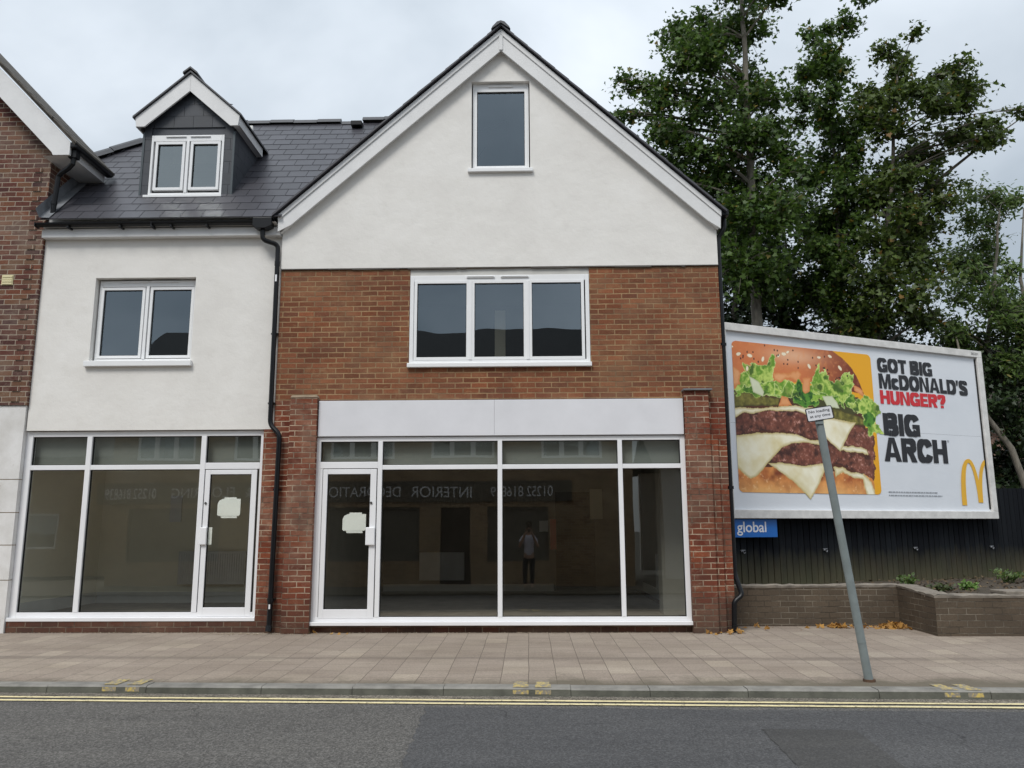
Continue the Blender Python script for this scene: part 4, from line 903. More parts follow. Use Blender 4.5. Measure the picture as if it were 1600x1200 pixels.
def f_patty(d):
    c = mix2(srgb(66, 34, 26), srgb(160, 96, 74), (nB*.6+nA*.4-.30)*2.2); c = mix2(c, srgb(226, 172, 158), np.clip((nD*nB-.36)*3.2, 0, .75))
    c = mix2(c, srgb(96, 44, 34), (nA-.45)*1.6); return mix2(srgb(40, 20, 18), c, d/.05+.3)
def f_cheese(d): 
    c = mix2(srgb(248, 243, 218), srgb(226, 212, 160), (nC-.35)*2.4); c = mix2(c, srgb(206, 190, 130), np.clip((vnoise(gx*4+gz*3, gz*2, 77, 2)-.6)*2.5, 0, .6)); return mix2(srgb(196, 176, 112), c, d/.05)
def f_sauce(d): return mix2(srgb(214, 130, 70), mix2(srgb(240, 176, 122), srgb(226, 150, 92), nA), d/.05)
def f_pick(d): 
    c = mix2(srgb(96, 92, 34), srgb(150, 142, 66), (nB-.3)*2); c = mix2(c, srgb(60, 56, 20), (np.sin(gx*40)*.5+.5)*.3); return mix2(srgb(70, 62, 22), c, d/.04)
def lett(lo, hi, rim, ph):
    def f(d):
        fold = np.sin((gx*9+gz*7+ph)+nA*14)*.5+.5; c = mix2(lo, hi, fold*1.1+(nB-.5)*1.4-.1); c = mix2(c, lo*.45, (nA-.56)*6); return mix2(rim, c, d/.018)
    return f
Lg = lett(srgb(104, 152, 40), srgb(196, 220, 108), srgb(216, 232, 150), 0); Ld = lett(srgb(36, 86, 22), srgb(86, 144, 44), srgb(130, 176, 70), 2); Lm_ = lett(srgb(104, 150, 40), srgb(190, 214, 104), srgb(214, 230, 150), 4)
img[rect & (gx < 3.02) & (gz < 3.7)] = srgb(84, 44, 24)
paint([(2.9,3.7),(3.1,3.4),(3.14,2.9),(3.13,2.2),(3.08,1.9),(3.5,1.9),(3.5,3.7)], lambda d: np.broadcast_to(yel, img.shape).copy(), .02, rect, 30)
paint(P['base'], f_bread, .01, rect, 1)
paint(P['bun'], f_bun, .012, rect, 2)
paint(P['clr'], f_cheese, .03, rect, 3); paint(P['p2'], f_patty, .05, None, 4); paint(P['cl'], f_cheese, .015, None, 5)
paint(P['p1r'], f_patty, .05, None, 6); paint(P['cmr'], f_cheese, .03, None, 7); paint(P['cm'], f_cheese, .018, rect, 8); paint(P['p1'], f_patty, .05, rect, 9)
paint(P['c1'], f_cheese, .02, rect, 10); paint(P['pick1'], f_pick, .02, rect, 11)
gap = lambda d: np.broadcast_to(srgb(70, 70, 30), img.shape).copy()
paint([(1.3,3.62),(2.6,3.6),(3.1,3.5),(2.7,3.36),(2.3,3.42),(1.4,3.50)], gap, .03, rect, 12)
paint(P['pick2'], f_pick, .02, None, 13); paint(P['cr'], f_cheese, .015, None, 14)
for i, k in enumerate(('L4',)): paint(P[k], Ld, .05, None, 15)
paint([(.12,3.78),(.5,3.86),(1.,3.80),(1.5,3.84),(2.0,3.84),(2.6,3.82),(3.0,3.62),(2.9,3.46),(2.3,3.60),(1.7,3.58),(1.2,3.64),(.6,3.62),(.12,3.62)], lett(srgb(70,118,28), srgb(150,190,70), srgb(190,214,110), 5), .10, rect, 31); paint(P['L2'], Lg, .06, rect, 16); paint(P['s0'], f_sauce, .05, rect, 17); paint(P['s1'], f_sauce, .03, rect, 18); paint(P['L1'], Lm_, .06, rect, 19)
paint(P['s4'], f_sauce, .04, rect, 20); paint(P['L3'], Lm_, .07, None, 1); paint(P['L5'], Lg, .09, None, 2)
paint([(1.42,3.80),(1.50,3.95),(1.72,3.80),(1.84,3.72),(1.80,3.58),(1.62,3.55)], Ld, .06, None, 3)
paint([(1.0,3.87),(1.15,3.70),(1.24,3.82),(1.32,3.93),(1.42,3.78),(1.36,3.60),(1.18,3.60),(.98,3.64)], Lm_, .04, None, 4)
paint([(2.98,3.38),(3.2,3.45),(3.3,3.3),(3.15,3.12),(3.02,3.2)], Ld, .06, None, 5)
on = lambda d: mix2(srgb(190, 196, 150), mix2(srgb(226, 230, 204), srgb(206, 214, 176), nC), d/.03)
paint(P['on1'], on, .01, None, 6); paint(P['on2'], on, .01, None, 7); paint(P['s2'], f_sauce, .02, None, 8); paint(P['s3'], f_sauce, .02, None, 9)
rnd = random.Random(9)
for (sx, sz, a, w_) in [(.25,4.30,.3,.055),(.49,4.29,-.1,.06),(.77,4.25,1.2,.055),(1.12,4.34,.9,.04),(1.24,4.38,0,.06),(1.33,4.42,.5,.04),(1.80,4.20,-1,.055),(2.04,4.38,0,.045),(2.30,4.42,-.3,.05),(2.52,4.22,-.8,.06),(.12,4.42,0,.03),(.42,4.06,1.4,.05)]:
    c, s = math.cos(a), math.sin(a); X = (gx-sx)*c+(gz-sz)*s; Z = -(gx-sx)*s+(gz-sz)*c; m = (X/w_)**2+(Z/(w_*.55))**2 < 1; img[m] = srgb(246, 234, 206); m2 = m & ((X/w_)**2+(Z/(w_*.55))**2 > .72); img[m2] = srgb(214, 170, 120)
for i in range(70):
    sx, sz = rnd.uniform(.12, 2.75), rnd.uniform(4.0, 4.5)
    if sz < 4.15 and sx < 2.2: continue
    if sz > 4.5-(max(0, sx-2.2))*.8: continue
    if rnd.random() < .35: continue
    m = ((gx-sx)/.014)**2+((gz-sz)/.019)**2 < 1; img[m] = srgb(52, 26, 20)
me = bpy.data.meshes.new('poster_picture')
keep = alpha[:-1, :-1] & alpha[1:, 1:] & alpha[:-1, 1:] & alpha[1:, :-1]
idx = np.arange(GU*GV).reshape(GV, GU); a = idx[:-1, :-1][keep]; faces = np.stack([a, a+1, a+1+GU, a+GU], 1)
used = np.unique(faces); remap = -np.ones(GU*GV, int); remap[used] = np.arange(len(used)); faces = remap[faces]
vv = np.stack([gx.ravel()[used], np.full(len(used), -.006), gz.ravel()[used]], 1)
me.from_pydata(vv.tolist(), [], faces.tolist())
ca = me.color_attributes.new('print', 'FLOAT_COLOR', 'POINT'); cc = np.ones((len(used), 4), np.float32); cc[:, :3] = img.reshape(-1, 3)[used]; ca.data.foreach_set('color', cc.ravel())
m, t, b = mat('printed_burger'); at_ = t.nodes.new('ShaderNodeAttribute'); at_.attribute_name = 'print'
hs_ = t.nodes.new('ShaderNodeHueSaturation'); hs_.inputs['Saturation'].default_value = 1.0; hs_.inputs['Value'].default_value = 1.0; t.links.new(at_.outputs['Color'], hs_.inputs['Color']); t.links.new(hs_.outputs[0], b.inputs['Base Color'])
b.inputs['Roughness'].default_value = .5; me.materials.append(m)
o = bpy.data.objects.new('burger_picture', me); col.objects.link(o); o.parent = bl
TY = -.007
def heavy(txt, x0, x1, z0, z1, m, name, parent, tk=.27):
    """heavy sans capitals built from rectangles and ribbons, unit cap height, then fitted to the box"""
    t = tk; tb = tk*.86; prims = []
    WD = dict(G=.84, O=.86, T=.72, B=.78, I=t, M=1.0, c=.62, D=.82, N=.82, A=.90, L=.60, S=.76, H=.80, U=.78, E=.66, R=.80, C=.82); WD["'"] = .22; WD['?'] = .70; WD[' '] = .26
    x = 0
    def rect(a, b, c, d): prims.append([(x+a, b), (x+c, b), (x+c, d), (x+a, d)])
    def poly(*p): prims.append([(x+a, b) for a, b in p])
    def rib(pts, th=None):
        n = len(pts); L_, R2 = [], []
        for i in range(n):
            a, b = pts[max(i-1, 0)], pts[min(i+1, n-1)]; dx, dy = b[0]-a[0], b[1]-a[1]; l = math.hypot(dx, dy)+1e-9; nx, ny = -dy/l, dx/l
            k = (t*abs(nx)+tb*abs(ny))/2
            L_.append((x+pts[i][0]+nx*k, pts[i][1]+ny*k)); R2.append((x+pts[i][0]-nx*k, pts[i][1]-ny*k))
        for i in range(n-1): prims.append([L_[i], L_[i+1], R2[i+1], R2[i]])
    def arc(cx, cy, rx, ry, a0, a1, n=18, e=2.5):
        o = []
        for i in range(n+1):
            a = R_(a0+(a1-a0)*i/n); c, s_ = math.cos(a), math.sin(a)
            o.append((cx+rx*math.copysign(abs(c)**(2/e), c), cy+ry*math.copysign(abs(s_)**(2/e), s_)))
        return o
    for ch in txt:
        w = WD[ch]; h = 1.
        if ch == 'I': rect(0, 0, t, 1)
        elif ch == 'T': rect(0, 1-tb, w, 1); rect((w-t)/2, 0, (w+t)/2, 1-tb)
        elif ch == 'L': rect(0, 0, t, 1); rect(t, 0, w, tb)
        elif ch == 'E': rect(0, 0, t, 1); rect(t, 0, w, tb); rect(t, 1-tb, w, 1); rect(t, .5-tb*.42, w*.94, .5+tb*.42)
        elif ch == 'H': rect(0, 0, t, 1); rect(w-t, 0, w, 1); rect(t, .5-tb/2, w-t, .5+tb/2)
        elif ch == 'U': rib([(t/2, 1)]+arc(w/2, .42, (w-t)/2, .42-tb/2, 180, 360)+[(w-t/2, 1)])
        elif ch == 'O': rib(arc(w/2, .5, (w-t)/2, (1-tb)/2, 0, 360, 36))
        elif ch == 'C': rib(arc(w/2, .5, (w-t)/2, (1-tb)/2, 22, 338, 32))
        elif ch == 'G': rib(arc(w/2, .5, (w-t)/2, (1-tb)/2, 28, 320, 30)); rect(w*.52, .36, w, .55); rect(w-t*.82, .02, w, .36)
        elif ch == 'D': rect(0, 0, t, 1); rib([(t, 1-tb/2)]+arc(w*.45, .5, w*.55-t/2, (1-tb)/2, 90, -90)+[(t, tb/2)])
        elif ch == 'B':
            rect(0, 0, t, 1); rib([(t, 1-tb/2)]+arc(w*.5, .735, w*.46-t/2, .265-tb/2+.02, 90, -90)+[(t, .5)]); rib([(t, .5)]+arc(w*.5, .265, w*.5-t/2, .265-tb/2+.02, 90, -90)+[(t, tb/2)])
        elif ch == 'R': rect(0, 0, t, 1); rib([(t, 1-tb/2)]+arc(w*.5, .70, w*.48-t/2, .30-tb/2, 90, -90)+[(t, .41)]); poly((w*.42, .42), (w*.74, .45), (w, 0), (w-t*1.12, 0))
        elif ch == 'S': rib([(w-t*.5, .72)]+arc(w/2, .735, (w-t)/2, .265-tb/2+.01, 10, 200, 16)+[(w*.30, .56), (w*.70, .44)]+arc(w/2, .265, (w-t)/2, .265-tb/2+.01, 20, -170, 16)+[(t*.5, .28)])
        elif ch == 'M': rect(0, 0, t*.9, 1); rect(w-t*.9, 0, w, 1); poly((t*.9, 1), (t*1.18, 1), (w/2+.02, .30), (w/2, 0), (w/2-.10, 0), (t*.6, .95)); poly((w-t*.9, 1), (w-t*1.18, 1), (w/2-.02, .30), (w/2, 0), (w/2+.10, 0), (w-t*.6, .95))
        elif ch == 'N': rect(0, 0, t*.92, 1); rect(w-t*.92, 0, w, 1); poly((t*.5, 1), (t*1.1, 1), (w-t*.5, 0), (w-t*1.1, 0))
        elif ch == 'A': poly((0, 0), (t*1.02, 0), (w/2+t*.16, 1), (w/2-t*.56, 1)); poly((w, 0), (w-t*1.02, 0), (w/2-t*.16, 1), (w/2+t*.56, 1)); rect(w*.26, .18, w*.74, .36)
        elif ch == 'c': rib(arc(w/2, .37, (w-t)/2, .37-tb/2, 30, 330, 24))
        elif ch == "'": poly((.02, .62), (.13, .62), (.21, 1), (.0, 1))
        elif ch == '?': rect(w*.33, 0, w*.33+t, .20); rib([(t*.5, .64)]+arc(w/2, .72, (w-t)/2, .28-tb/2, 175, -35, 18)+[(w*.62, .47), (w*.33+t/2, .36), (w*.33+t/2, .27)])
        x += w+(.035 if ch != ' ' else 0)
    xs_ = [q[0] for p_ in prims for q in p_]; zs_ = [q[1] for p_ in prims for q in p_]; ax, bx, az, bz = min(xs_), max(xs_), min(zs_), max(zs_)
    mb = MB()
    for k, p_ in enumerate(prims): mb.quad(*[(x0+(x1-x0)*(a-ax)/(bx-ax), TY-.00006*(k % 40), z0+(z1-z0)*(b-az)/(bz-az)) for a, b in p_])
    return mb.build(name, m, parent, local=True)
def bt(txt, a, b, c, d, m, th, sp=.86):
    if len(txt) > 1: heavy(txt, a, b, c, d, m, 'lettering', bl)
    else: text_obj(txt, a, b, c, d, TY, m, 'lettering', bl, local=True)
bt('GOT BIG', 3.44, 4.86, 4.215, 4.50, M_INKBLACK, .0165, .93); 
bt("McDONALD'S", 3.45, 5.79, 3.90, 4.20, M_INKBLACK, .013, .95)
bt('HUNGER?', 3.45, 5.15, 3.615, 3.88, M_RED, .0165, .93)
bt('BIG', 3.47, 4.39, 3.02, 3.46, M_INKBLACK, .030, .93)
bt('ARCH', 3.43, 5.06, 2.545, 3.00, M_INKBLACK, .030, .93)
bt('®', 5.085, 5.13, 2.955, 3.0, M_INKBLACK, .001)
for row, zz_ in enumerate((1.985, 1.925)):      # illegible small print
    sm = MB(); x = 3.46; rnd = random.Random(row)
    while x < 4.70+row*.12: w_ = rnd.uniform(.02, .09); sm.quad((x, TY, zz_), (x+w_, TY, zz_), (x+w_, TY, zz_+.018), (x, TY, zz_+.018)); x += w_+.014
    sm.build('small_print', M_PAPERINK, bl, local=True)
def bez(pts, n=14):
    out = []
    for i in range(n+1):
        t = i/n; p0, p1, p2, p3 = [Vector(p) for p in pts]; out.append(tuple(p0*(1-t)**3+p1*3*t*(1-t)**2+p2*3*t*t*(1-t)+p3*t**3))
    return out
def arch_piece(outer, inner):
    ma = MB(); n = len(outer)
    for i in range(n-1): ma.quad((outer[i][0], TY, outer[i][1]), (outer[i+1][0], TY, outer[i+1][1]), (inner[i+1][0], TY, inner[i+1][1]), (inner[i][0], TY, inner[i][1]))
    return ma
g1 = arch_piece(bez([(5.325, 1.765), (5.33, 2.35), (5.42, 2.655), (5.615, 2.655)]), bez([(5.455, 1.765), (5.46, 2.30), (5.53, 2.57), (5.60, 2.58)]))
g2 = arch_piece(bez([(5.615, 2.655), (5.74, 2.655), (5.80, 2.45), (5.842, 2.24)]), bez([(5.60, 2.58), (5.69, 2.58), (5.77, 2.25), (5.775, 1.82)]))
g3 = arch_piece(bez([(5.842, 2.24), (5.88, 2.45), (5.95, 2.60), (6.058, 2.65)]), bez([(5.905, 1.82), (5.91, 2.25), (5.97, 2.45), (6.058, 2.56)]))
g3.quad((5.842, TY, 2.24), (5.775, TY, 1.82), (5.905, TY, 1.82))
for q_ in (g2, g3):
    k = len(g1.v); g1.v += q_.v; g1.f += [tuple(k+i for i in f_) for f_ in q_.f]
g1.build('logo', M_GOLD, bl, local=True)
text_obj('365201', 5.93, 6.13, 4.735, 4.785, F0-.002, M_INKBLACK, 'site_number', bl, local=True)

gs = thing('operator_sign', 'small blue sign reading global, under the billboard\'s left end', 'sign', BO, BA)
MB().box(-.03, .89, .03, .055, 1.205, 1.500).build('panel', M_BLUE, gs, local=True)
text_obj('global', .055, .66, 1.232, 1.46, .0275, M_WHITE, 'lettering', gs, local=True, off=.012, spacing=.98)

fe = thing('board_fence', 'tall black vertical board fence below and beside the billboard', 'fence', BO, BA)
fb = MB(); rnd = random.Random(8); x = -.6
while x < 14:
    w_ = .118+rnd.uniform(-.004, .004); top = 2.115+rnd.uniform(-.008, .008)
    fb.box(x, x+w_, .15+rnd.uniform(0, .006), .172, .1, top); x += .1355
fb.box(-.6, 14, .175, .19, .1, 2.08); fb.build('boards', M_FENCE, fe, local=True)
M_FIX = plain('galvanised_fixing', (.22,.23,.25), .6, .5)
for u in (.24, 2.01, 4.17, 6.20):
    x = MB(); x.tube([(u-.04+.08*i/8, .125, .965+.025*math.sin(i/8*math.pi*2)) for i in range(9)], .008, 6); x.box(u-.045, u+.045, .13, .149, .985, 1.0); x.build('fixing', M_FIX, fe, local=True)

lwl = thing('low_brick_wall', 'low dark brown brick wall stepping forward along the pavement', 'wall', (5.17, .63, 0))
def wz(x): return .555
W = MB()
W.wall([2.76, 5.40], lambda x: .535, lambda x: -.02, [], .66, .88)
for (xa, ya), (xb, yb) in (((5.17, .6595), (5.17, -.40)),):
    W.quad((xa, ya, -.02), (xb, yb, -.05), (xb, yb, .475), (xa, ya, .535)); W.quad((xa+.22, ya, .535), (xb+.22, yb+.2, .475), (xb+.22, yb+.2, -.05), (xa+.22, ya, -.05))
    W.quad((xa, ya, .535), (xb, yb, .475), (xb+.22, yb, .475), (xa+.22, ya, .535))
W.wall([5.1705, 14], lambda x: .475, lambda x: -.05, [], -.41, -.18)
W.build('brickwork', M_BRICK_DARK, lwl)
cp = MB(); rnd = random.Random(1)
def cop(a, b, z0, z1, wd=.25):
    a, b = Vector(a), Vector(b); d = (b-a); n = max(2, int(d.length/.09)); d /= n; s = Vector((-d.y, d.x)).normalized()*wd
    k = len(cp.v)
    for i in range(n+1):
        p_ = a+d*i; z = z0+(z1-z0)*i/n; j1, j2 = rnd.uniform(-.008, .008), rnd.uniform(0, .016)
        for (o_, h_) in ((-.004+j1*.6, -.012), (-.010+j1, .010+j2), (.05, .026+j2), (1, .022+j1), (1.02, -.02)):
            q_ = p_+s*o_ if abs(o_) >= .9 else p_+s.normalized()*o_; cp.v.append((q_.x, q_.y, z+h_))
    for i in range(n):
        for j in range(4): e = k+i*5+j; cp.f.append((e, e+5, e+6, e+1))
cop((2.76, .66), (5.19, .66), .535, .54); cop((5.17, .67), (5.17, -.41), .545, .478); cop((5.165, -.41), (14, -.42), .478, .470)
cp.build('coping', M_COPING, lwl)
MB().box(6.10, 6.95, -.38, .0, .500, .545).build('loose_slab', M_COPING, lwl, bevel=.01)
# raised bed behind the wall
so_ = MB(); nx, ny = 60, 24; rs_ = np.random.RandomState(0); k = 0
for j in range(ny+1):
    for i in range(nx+1):
        x = 2.8+i*(14-2.8)/nx; yb_ = .86 if x < 5.3 else -.2; y = yb_+(10-yb_)*j/ny; z = .44-.011*(y-yb_)+rs_.uniform(-.02, .03)-(.06 if x < 5.3 else 0); so_.v.append((x, y, z))
for j in range(ny):
    for i in range(nx): a = j*(nx+1)+i; so_.f.append((a, a+1, a+nx+2, a+nx+1))
kind(so_.build('soil_bed', M_SOIL, smooth=True), 'structure')

# gravel in the channel, crumbled mortar along the wall foot
def pebbles(name, label, pts, size, m, rs):
    O8 = np.array([(1,0,0),(-1,0,0),(0,1,0),(0,-1,0),(0,0,1),(0,0,-1)], float); Fo = [(0,2,4),(2,1,4),(1,3,4),(3,0,4),(2,0,5),(1,2,5),(3,1,5),(0,3,5)]
    mb = MB()
    for p_ in pts:
        q = O8*rs.uniform(.5, 1.3, (6, 3))*size*rs.uniform(.4, 1.4)*np.array([1, 1, .6]); k = len(mb.v); mb.v += [tuple(np.array(p_)+v) for v in q]; mb.f += [tuple(k+i for i in f_) for f_ in Fo]
    return kind(mb.build(name, m), 'stuff', label)
rs_ = np.random.RandomState(5); pp_ = []
for i in range(1100):
    x = rs_.uniform(-7.5, 7.5); d = .205+abs(rs_.normal(0, .045)); pp_.append((x, KY(x, d), road_z(d)+.008))
pebbles('channel_gravel', 'loose grey gravel along the foot of the kerb', pp_, .006, plain('grey_gravel', (.22,.20,.17), .9, var=.5, scale=40), rs_)
pp_ = []
for i in range(520):
    x = rs_.uniform(-7.0, 2.7); w_ = (.35+.65*(abs(math.sin(x*2.1+1)) > .6)); y = (.04 if x < -3.7 else -.01 if x > -2.9 and x < 2.1 else -.13)-abs(rs_.normal(0, .035))*w_; pp_.append((x, y, .004))
for i in range(160): pp_.append((rs_.normal(-3.85, .28), -.06-abs(rs_.normal(0, .07)), .005))
pebbles('wall_foot_debris', 'crumbled mortar and grit along the foot of the shopfronts', pp_, .009, plain('mortar_crumbs', (.33,.27,.20), .95, var=.5, scale=40), rs_)

# leaves and weeds
def leafmat(name, c1, c2, c3, trans=.35, rough=.5):
    m, t, b = mat(name); g = t.nodes.new('ShaderNodeNewGeometry')
    c = ramp(t, g.outputs['Random Per Island'], [(0, c1), (.6, c2), (.97, c2), (1, c3)])
    t.links.new(c, b.inputs['Base Color']); b.inputs['Roughness'].default_value = rough
    tl = t.nodes.new('ShaderNodeBsdfTranslucent'); t.links.new(c, tl.inputs[0]); ms = t.nodes.new('ShaderNodeMixShader'); ms.inputs[0].default_value = trans
    out = t.nodes['Material Output']; t.links.new(b.outputs[0], ms.inputs[1]); t.links.new(tl.outputs[0], ms.inputs[2]); t.links.new(ms.outputs[0], out.inputs[0]); return m
M_LEAF_A = leafmat('maple_leaf', (.024,.058,.010), (.085,.150,.024), (.24,.15,.03), .42)
M_LEAF_B = leafmat('maple_leaf_browner', (.030,.060,.012), (.100,.145,.028), (.30,.15,.035), .42)
M_LEAF_D = leafmat('pale_leaf', (.05,.095,.02), (.125,.195,.045), (.22,.19,.05), .42)
M_LEAF_I = leafmat('ivy_leaf', (.012,.028,.008), (.030,.055,.014), (.14,.06,.025), .15)
M_DEADLEAF = leafmat('dead_leaf', (.22,.10,.025), (.42,.22,.05), (.5,.34,.12), .2, .8)
M_WEED = leafmat('weed_leaf', (.05,.09,.02), (.12,.19,.045), (.2,.17,.06), .35)
def bark(name, c):
    m, t, b = mat(name); v = coords(t)
    cc = ramp(t, noise(t, 4, 6, .7, mapping(t, v, (3, 3, .8))), [(.3, tuple(x*.55 for x in c)), (.7, tuple(x*1.35 for x in c))])
    t.links.new(cc, b.inputs['Base Color']); b.inputs['Roughness'].default_value = .9; bump(t, b, noise(t, 10, 6, .7, mapping(t, v, (3, 3, .6))), .6, .02); return m
M_BARK = bark('grey_bark', (.12,.105,.085)); M_BARK2 = bark('pale_bark', (.20,.18,.145))
MAPLE = np.array([(0, 0), (.10, .10), (.42, .02), (.32, .24), (.50, .48), (.24, .50), (.16, .66), (0, 1.0), (-.16, .66), (-.24, .50), (-.50, .48), (-.32, .24), (-.42, .02), (-.10, .10)])*1.0
OVAL = np.array([(0, 0), (.17, .3), (.15, .65), (0, 1), (-.15, .65), (-.17, .3)])
def leaves_mesh(name, pos, nrm_bias, size, shape, m, parent, rs, droop=.35):
    n = len(pos); k = len(shape)
    nr = rs.normal(0, 1, (n, 3))*.75; nr += nrm_bias; nr /= np.linalg.norm(nr, axis=1)[:, None]
    tg = rs.normal(0, 1, (n, 3)); tg[:, 2] -= droop*1.6; tg -= nr*(tg*nr).sum(1)[:, None]; tg /= np.linalg.norm(tg, axis=1)[:, None]
    bt_ = np.cross(nr, tg); sz = size*rs.uniform(.45, 1.2, n)
    V = pos[:, None, :]+sz[:, None, None]*(shape[None, :, 0:1]*bt_[:, None, :]+shape[None, :, 1:2]*tg[:, None, :])
    # cup the leaf
    V += (nr[:, None, :]*(np.abs(shape[None, :, 0:1])*.35)*sz[:, None, None])
    me = bpy.data.meshes.new(name); me.vertices.add(n*k); me.vertices.foreach_set('co', V.ravel().astype(np.float32))
    me.loops.add(n*k); me.loops.foreach_set('vertex_index', np.arange(n*k, dtype=np.int32)); me.polygons.add(n)
    me.polygons.foreach_set('loop_start', np.arange(0, n*k, k, dtype=np.int32)); me.polygons.foreach_set('loop_total', np.full(n, k, dtype=np.int32))
    me.update(calc_edges=True); me.validate(); me.materials.append(m)
    o = bpy.data.objects.new(name, me); col.objects.link(o)
    if parent: o.parent = parent; o.location = -Vector(parent.location) if False else (0, 0, 0)
    return o
def tree(name, label, trunk, r0, clumps, Y, leaf, barkm, dens, size, shape, seed, depth=1., group=None, extra=(), spread=1., kindcat='tree'):
    rs = np.random.RandomState(seed); base = Vector(trunk[0])
    T = thing(name, label, kindcat, tuple(base), 0, group or ('trees behind the billboard' if kindcat == 'tree' else None))
    tp = [Vector(p) for p in trunk]; pts = []
    for i in range(len(tp)-1):
        for k in range(4): pts.append(tp[i].lerp(tp[i+1], k/4)+Vector(rs.uniform(-.03, .03, 3)))
    pts.append(tp[-1]); nP = len(pts); rad_ = [r0*(1-.82*(i/(nP-1))) for i in range(nP)]
    cl0 = list(clumps); clumps = list(clumps)
    for i_, a_ in enumerate(cl0):
        for b_ in cl0[i_+1:]:
            if math.hypot(a_[0]-b_[0], a_[1]-b_[1]) < 1.45 and rs.rand() < .5: clumps.append(((a_[0]+b_[0])/2+rs.uniform(-.2, .2), (a_[1]+b_[1])/2+rs.uniform(-.2, .2), min(a_[2], b_[2])*rs.uniform(.35, .6)))
    mb = MB(); mb.tube(pts, rad_, 9); limbs = MB(); P_ = []
    for ex in extra: mb.tube([Vector(p) for p in ex[0]], ex[1], 8)
    for (cx_, cz_, cr_) in clumps:
        cy_ = Y+rs.uniform(-1, 1)*depth; c = Vector((cx_, cy_, cz_))
        # limb starts lower down on the trunk
        best = min(range(nP), key=lambda i: (pts[i]-c).length+(2.5 if pts[i].z > c.z-.25 else 0)+.0*i)
        a = pts[best]; L_ = (c-a).length; mid = a.lerp(c, .5)+Vector((rs.uniform(-.1, .1), rs.uniform(-.1, .1), .12*L_))
        r1 = min(rad_[best]*.5, .018+.018*L_)
        def bz(t): return a*(1-t)**2+mid*2*t*(1-t)+c*t*t
        limbs.tube([bz(i/5) for i in range(6)], [r1*(1-.75*i/5) for i in range(6)], 5, False)
        nt_ = int(12+30*cr_)
        for q in range(nt_):
            d = rs.normal(0, 1, 3); d /= np.linalg.norm(d); d[1] *= .9; rr_ = cr_*rs.uniform(.5, 1.22)
            s = np.array(bz(rs.uniform(.55, 1.))); e = np.array(c)+d*rr_*spread; e[2] -= .06
            limbs.tube([tuple(s), tuple((s+e)/2+np.array([0, 0, .05])), tuple(e)], [.009, .006, .003], 3, False)
            nl = max(5, int(dens*(cr_+.15)*rs.uniform(.7, 1.4))); tt = rs.uniform(.25, 1.08, nl)[:, None]
            pp_ = s*(1-tt)+e*tt+rs.normal(0, .075+.04*cr_, (nl, 3)); P_.append(pp_)
    mb.build('trunk', barkm, T, smooth=True); limbs.build('branches', barkm, T)
    pos = np.concatenate(P_)-np.array(base)
    cen = np.array([0, 0, .9]); leaves_mesh('crown', pos, np.array([0, -.35, .75]), size, shape, leaf, T, rs)
    return len(pos)
A = [(3.81,14.13,.58),(4.7,14.2,.76),(5.66,14.01,.76),(6.23,14.18,.42),(4.49,12.97,.76),(5.59,12.77,.83),(3.83,12.54,.55),(2.47,12.39,.36),(3.05,12.12,.55),(6.02,11.9,.68),(4.27,11.58,.99),(5.35,11.22,.99),(3.17,11.09,.52),(3.59,10.49,.76),(2.18,11.48,.18),(4.51,10.06,1.06),(5.59,9.88,.99),(3.71,9.57,.55),(5.06,8.73,.99),(5.82,8.56,.91),(6.4,10.53,.64),(5.0,7.44,.83),(5.74,7.28,.83),(6.48,9.37,.68),(4.92,15.28,.99),(6.06,15.45,.83)]
Bc = [(8.99,15.12,.32),(8.58,14.65,.42),(8.05,13.94,.45),(7.63,13.32,.49),(8.16,13.16,.39),(7.24,12.62,.52),(7.65,11.88,.65),(8.0,10.98,.75),(7.33,10.45,.78),(8.07,9.74,.81),(7.36,8.88,.91),(8.12,8.18,.81),(7.1,7.51,.84),(7.87,7.0,.78),(8.35,11.7,.5),(8.4,10.6,.55),(8.4,9.5,.6),(8.35,8.5,.6),(7.7,14.4,.3)]
Cc = [(9.34,13.59,.37),(9.93,13.46,.31),(9.05,12.67,.53),(9.76,12.48,.59),(8.58,11.88,.5),(10.0,11.6,.65),(9.17,11.26,.78),(10.75,12.46,.37),(10.98,11.84,.5),(11.54,12.59,.22),(10.24,10.73,.78),(11.09,11.06,.47),(9.22,10.06,.87),(10.3,9.7,.72),(8.55,9.56,.75),(9.59,8.88,.87),(10.38,8.95,.4),(8.74,8.06,.87),(9.64,7.72,.65),(8.2,7.09,.87),(9.02,6.76,.75),(9.47,6.2,.37),(7.96,6.05,.62),(11.25,10.58,.25),(11.85,11.01,.23),(12.4,11.42,.22)]
Dc = [(12.15,10.12,.56),(12.82,9.94,.59),(11.58,9.34,.43),(12.34,8.81,.72),(11.22,8.21,.49),(11.74,7.78,.72),(12.52,7.52,.66),(10.67,7.11,.43),(11.46,6.6,.75),(12.32,6.43,.75),(10.33,6.28,.43),(10.89,5.78,.49),(12.1,5.2,.5),(12.9,5.5,.6),(11.2,5.0,.45),(12.7,6.2,.5),(11.9,3.6,.45),(12.8,4.2,.5)]
GT = None
tree('maple_tree', 'tallest maple, straight grey trunk rising just right of the gable', [(5.3, 7.5, .3), (5.40, 7.5, 5.26), (5.468, 7.5, 7.76), (5.482, 7.5, 10.21), (5.494, 7.5, 12.43), (5.53, 7.5, 14.5), (5.45, 7.5, 16.2)], .155, A, 7.5, M_LEAF_A, M_BARK2, 27, .138, MAPLE, 1)
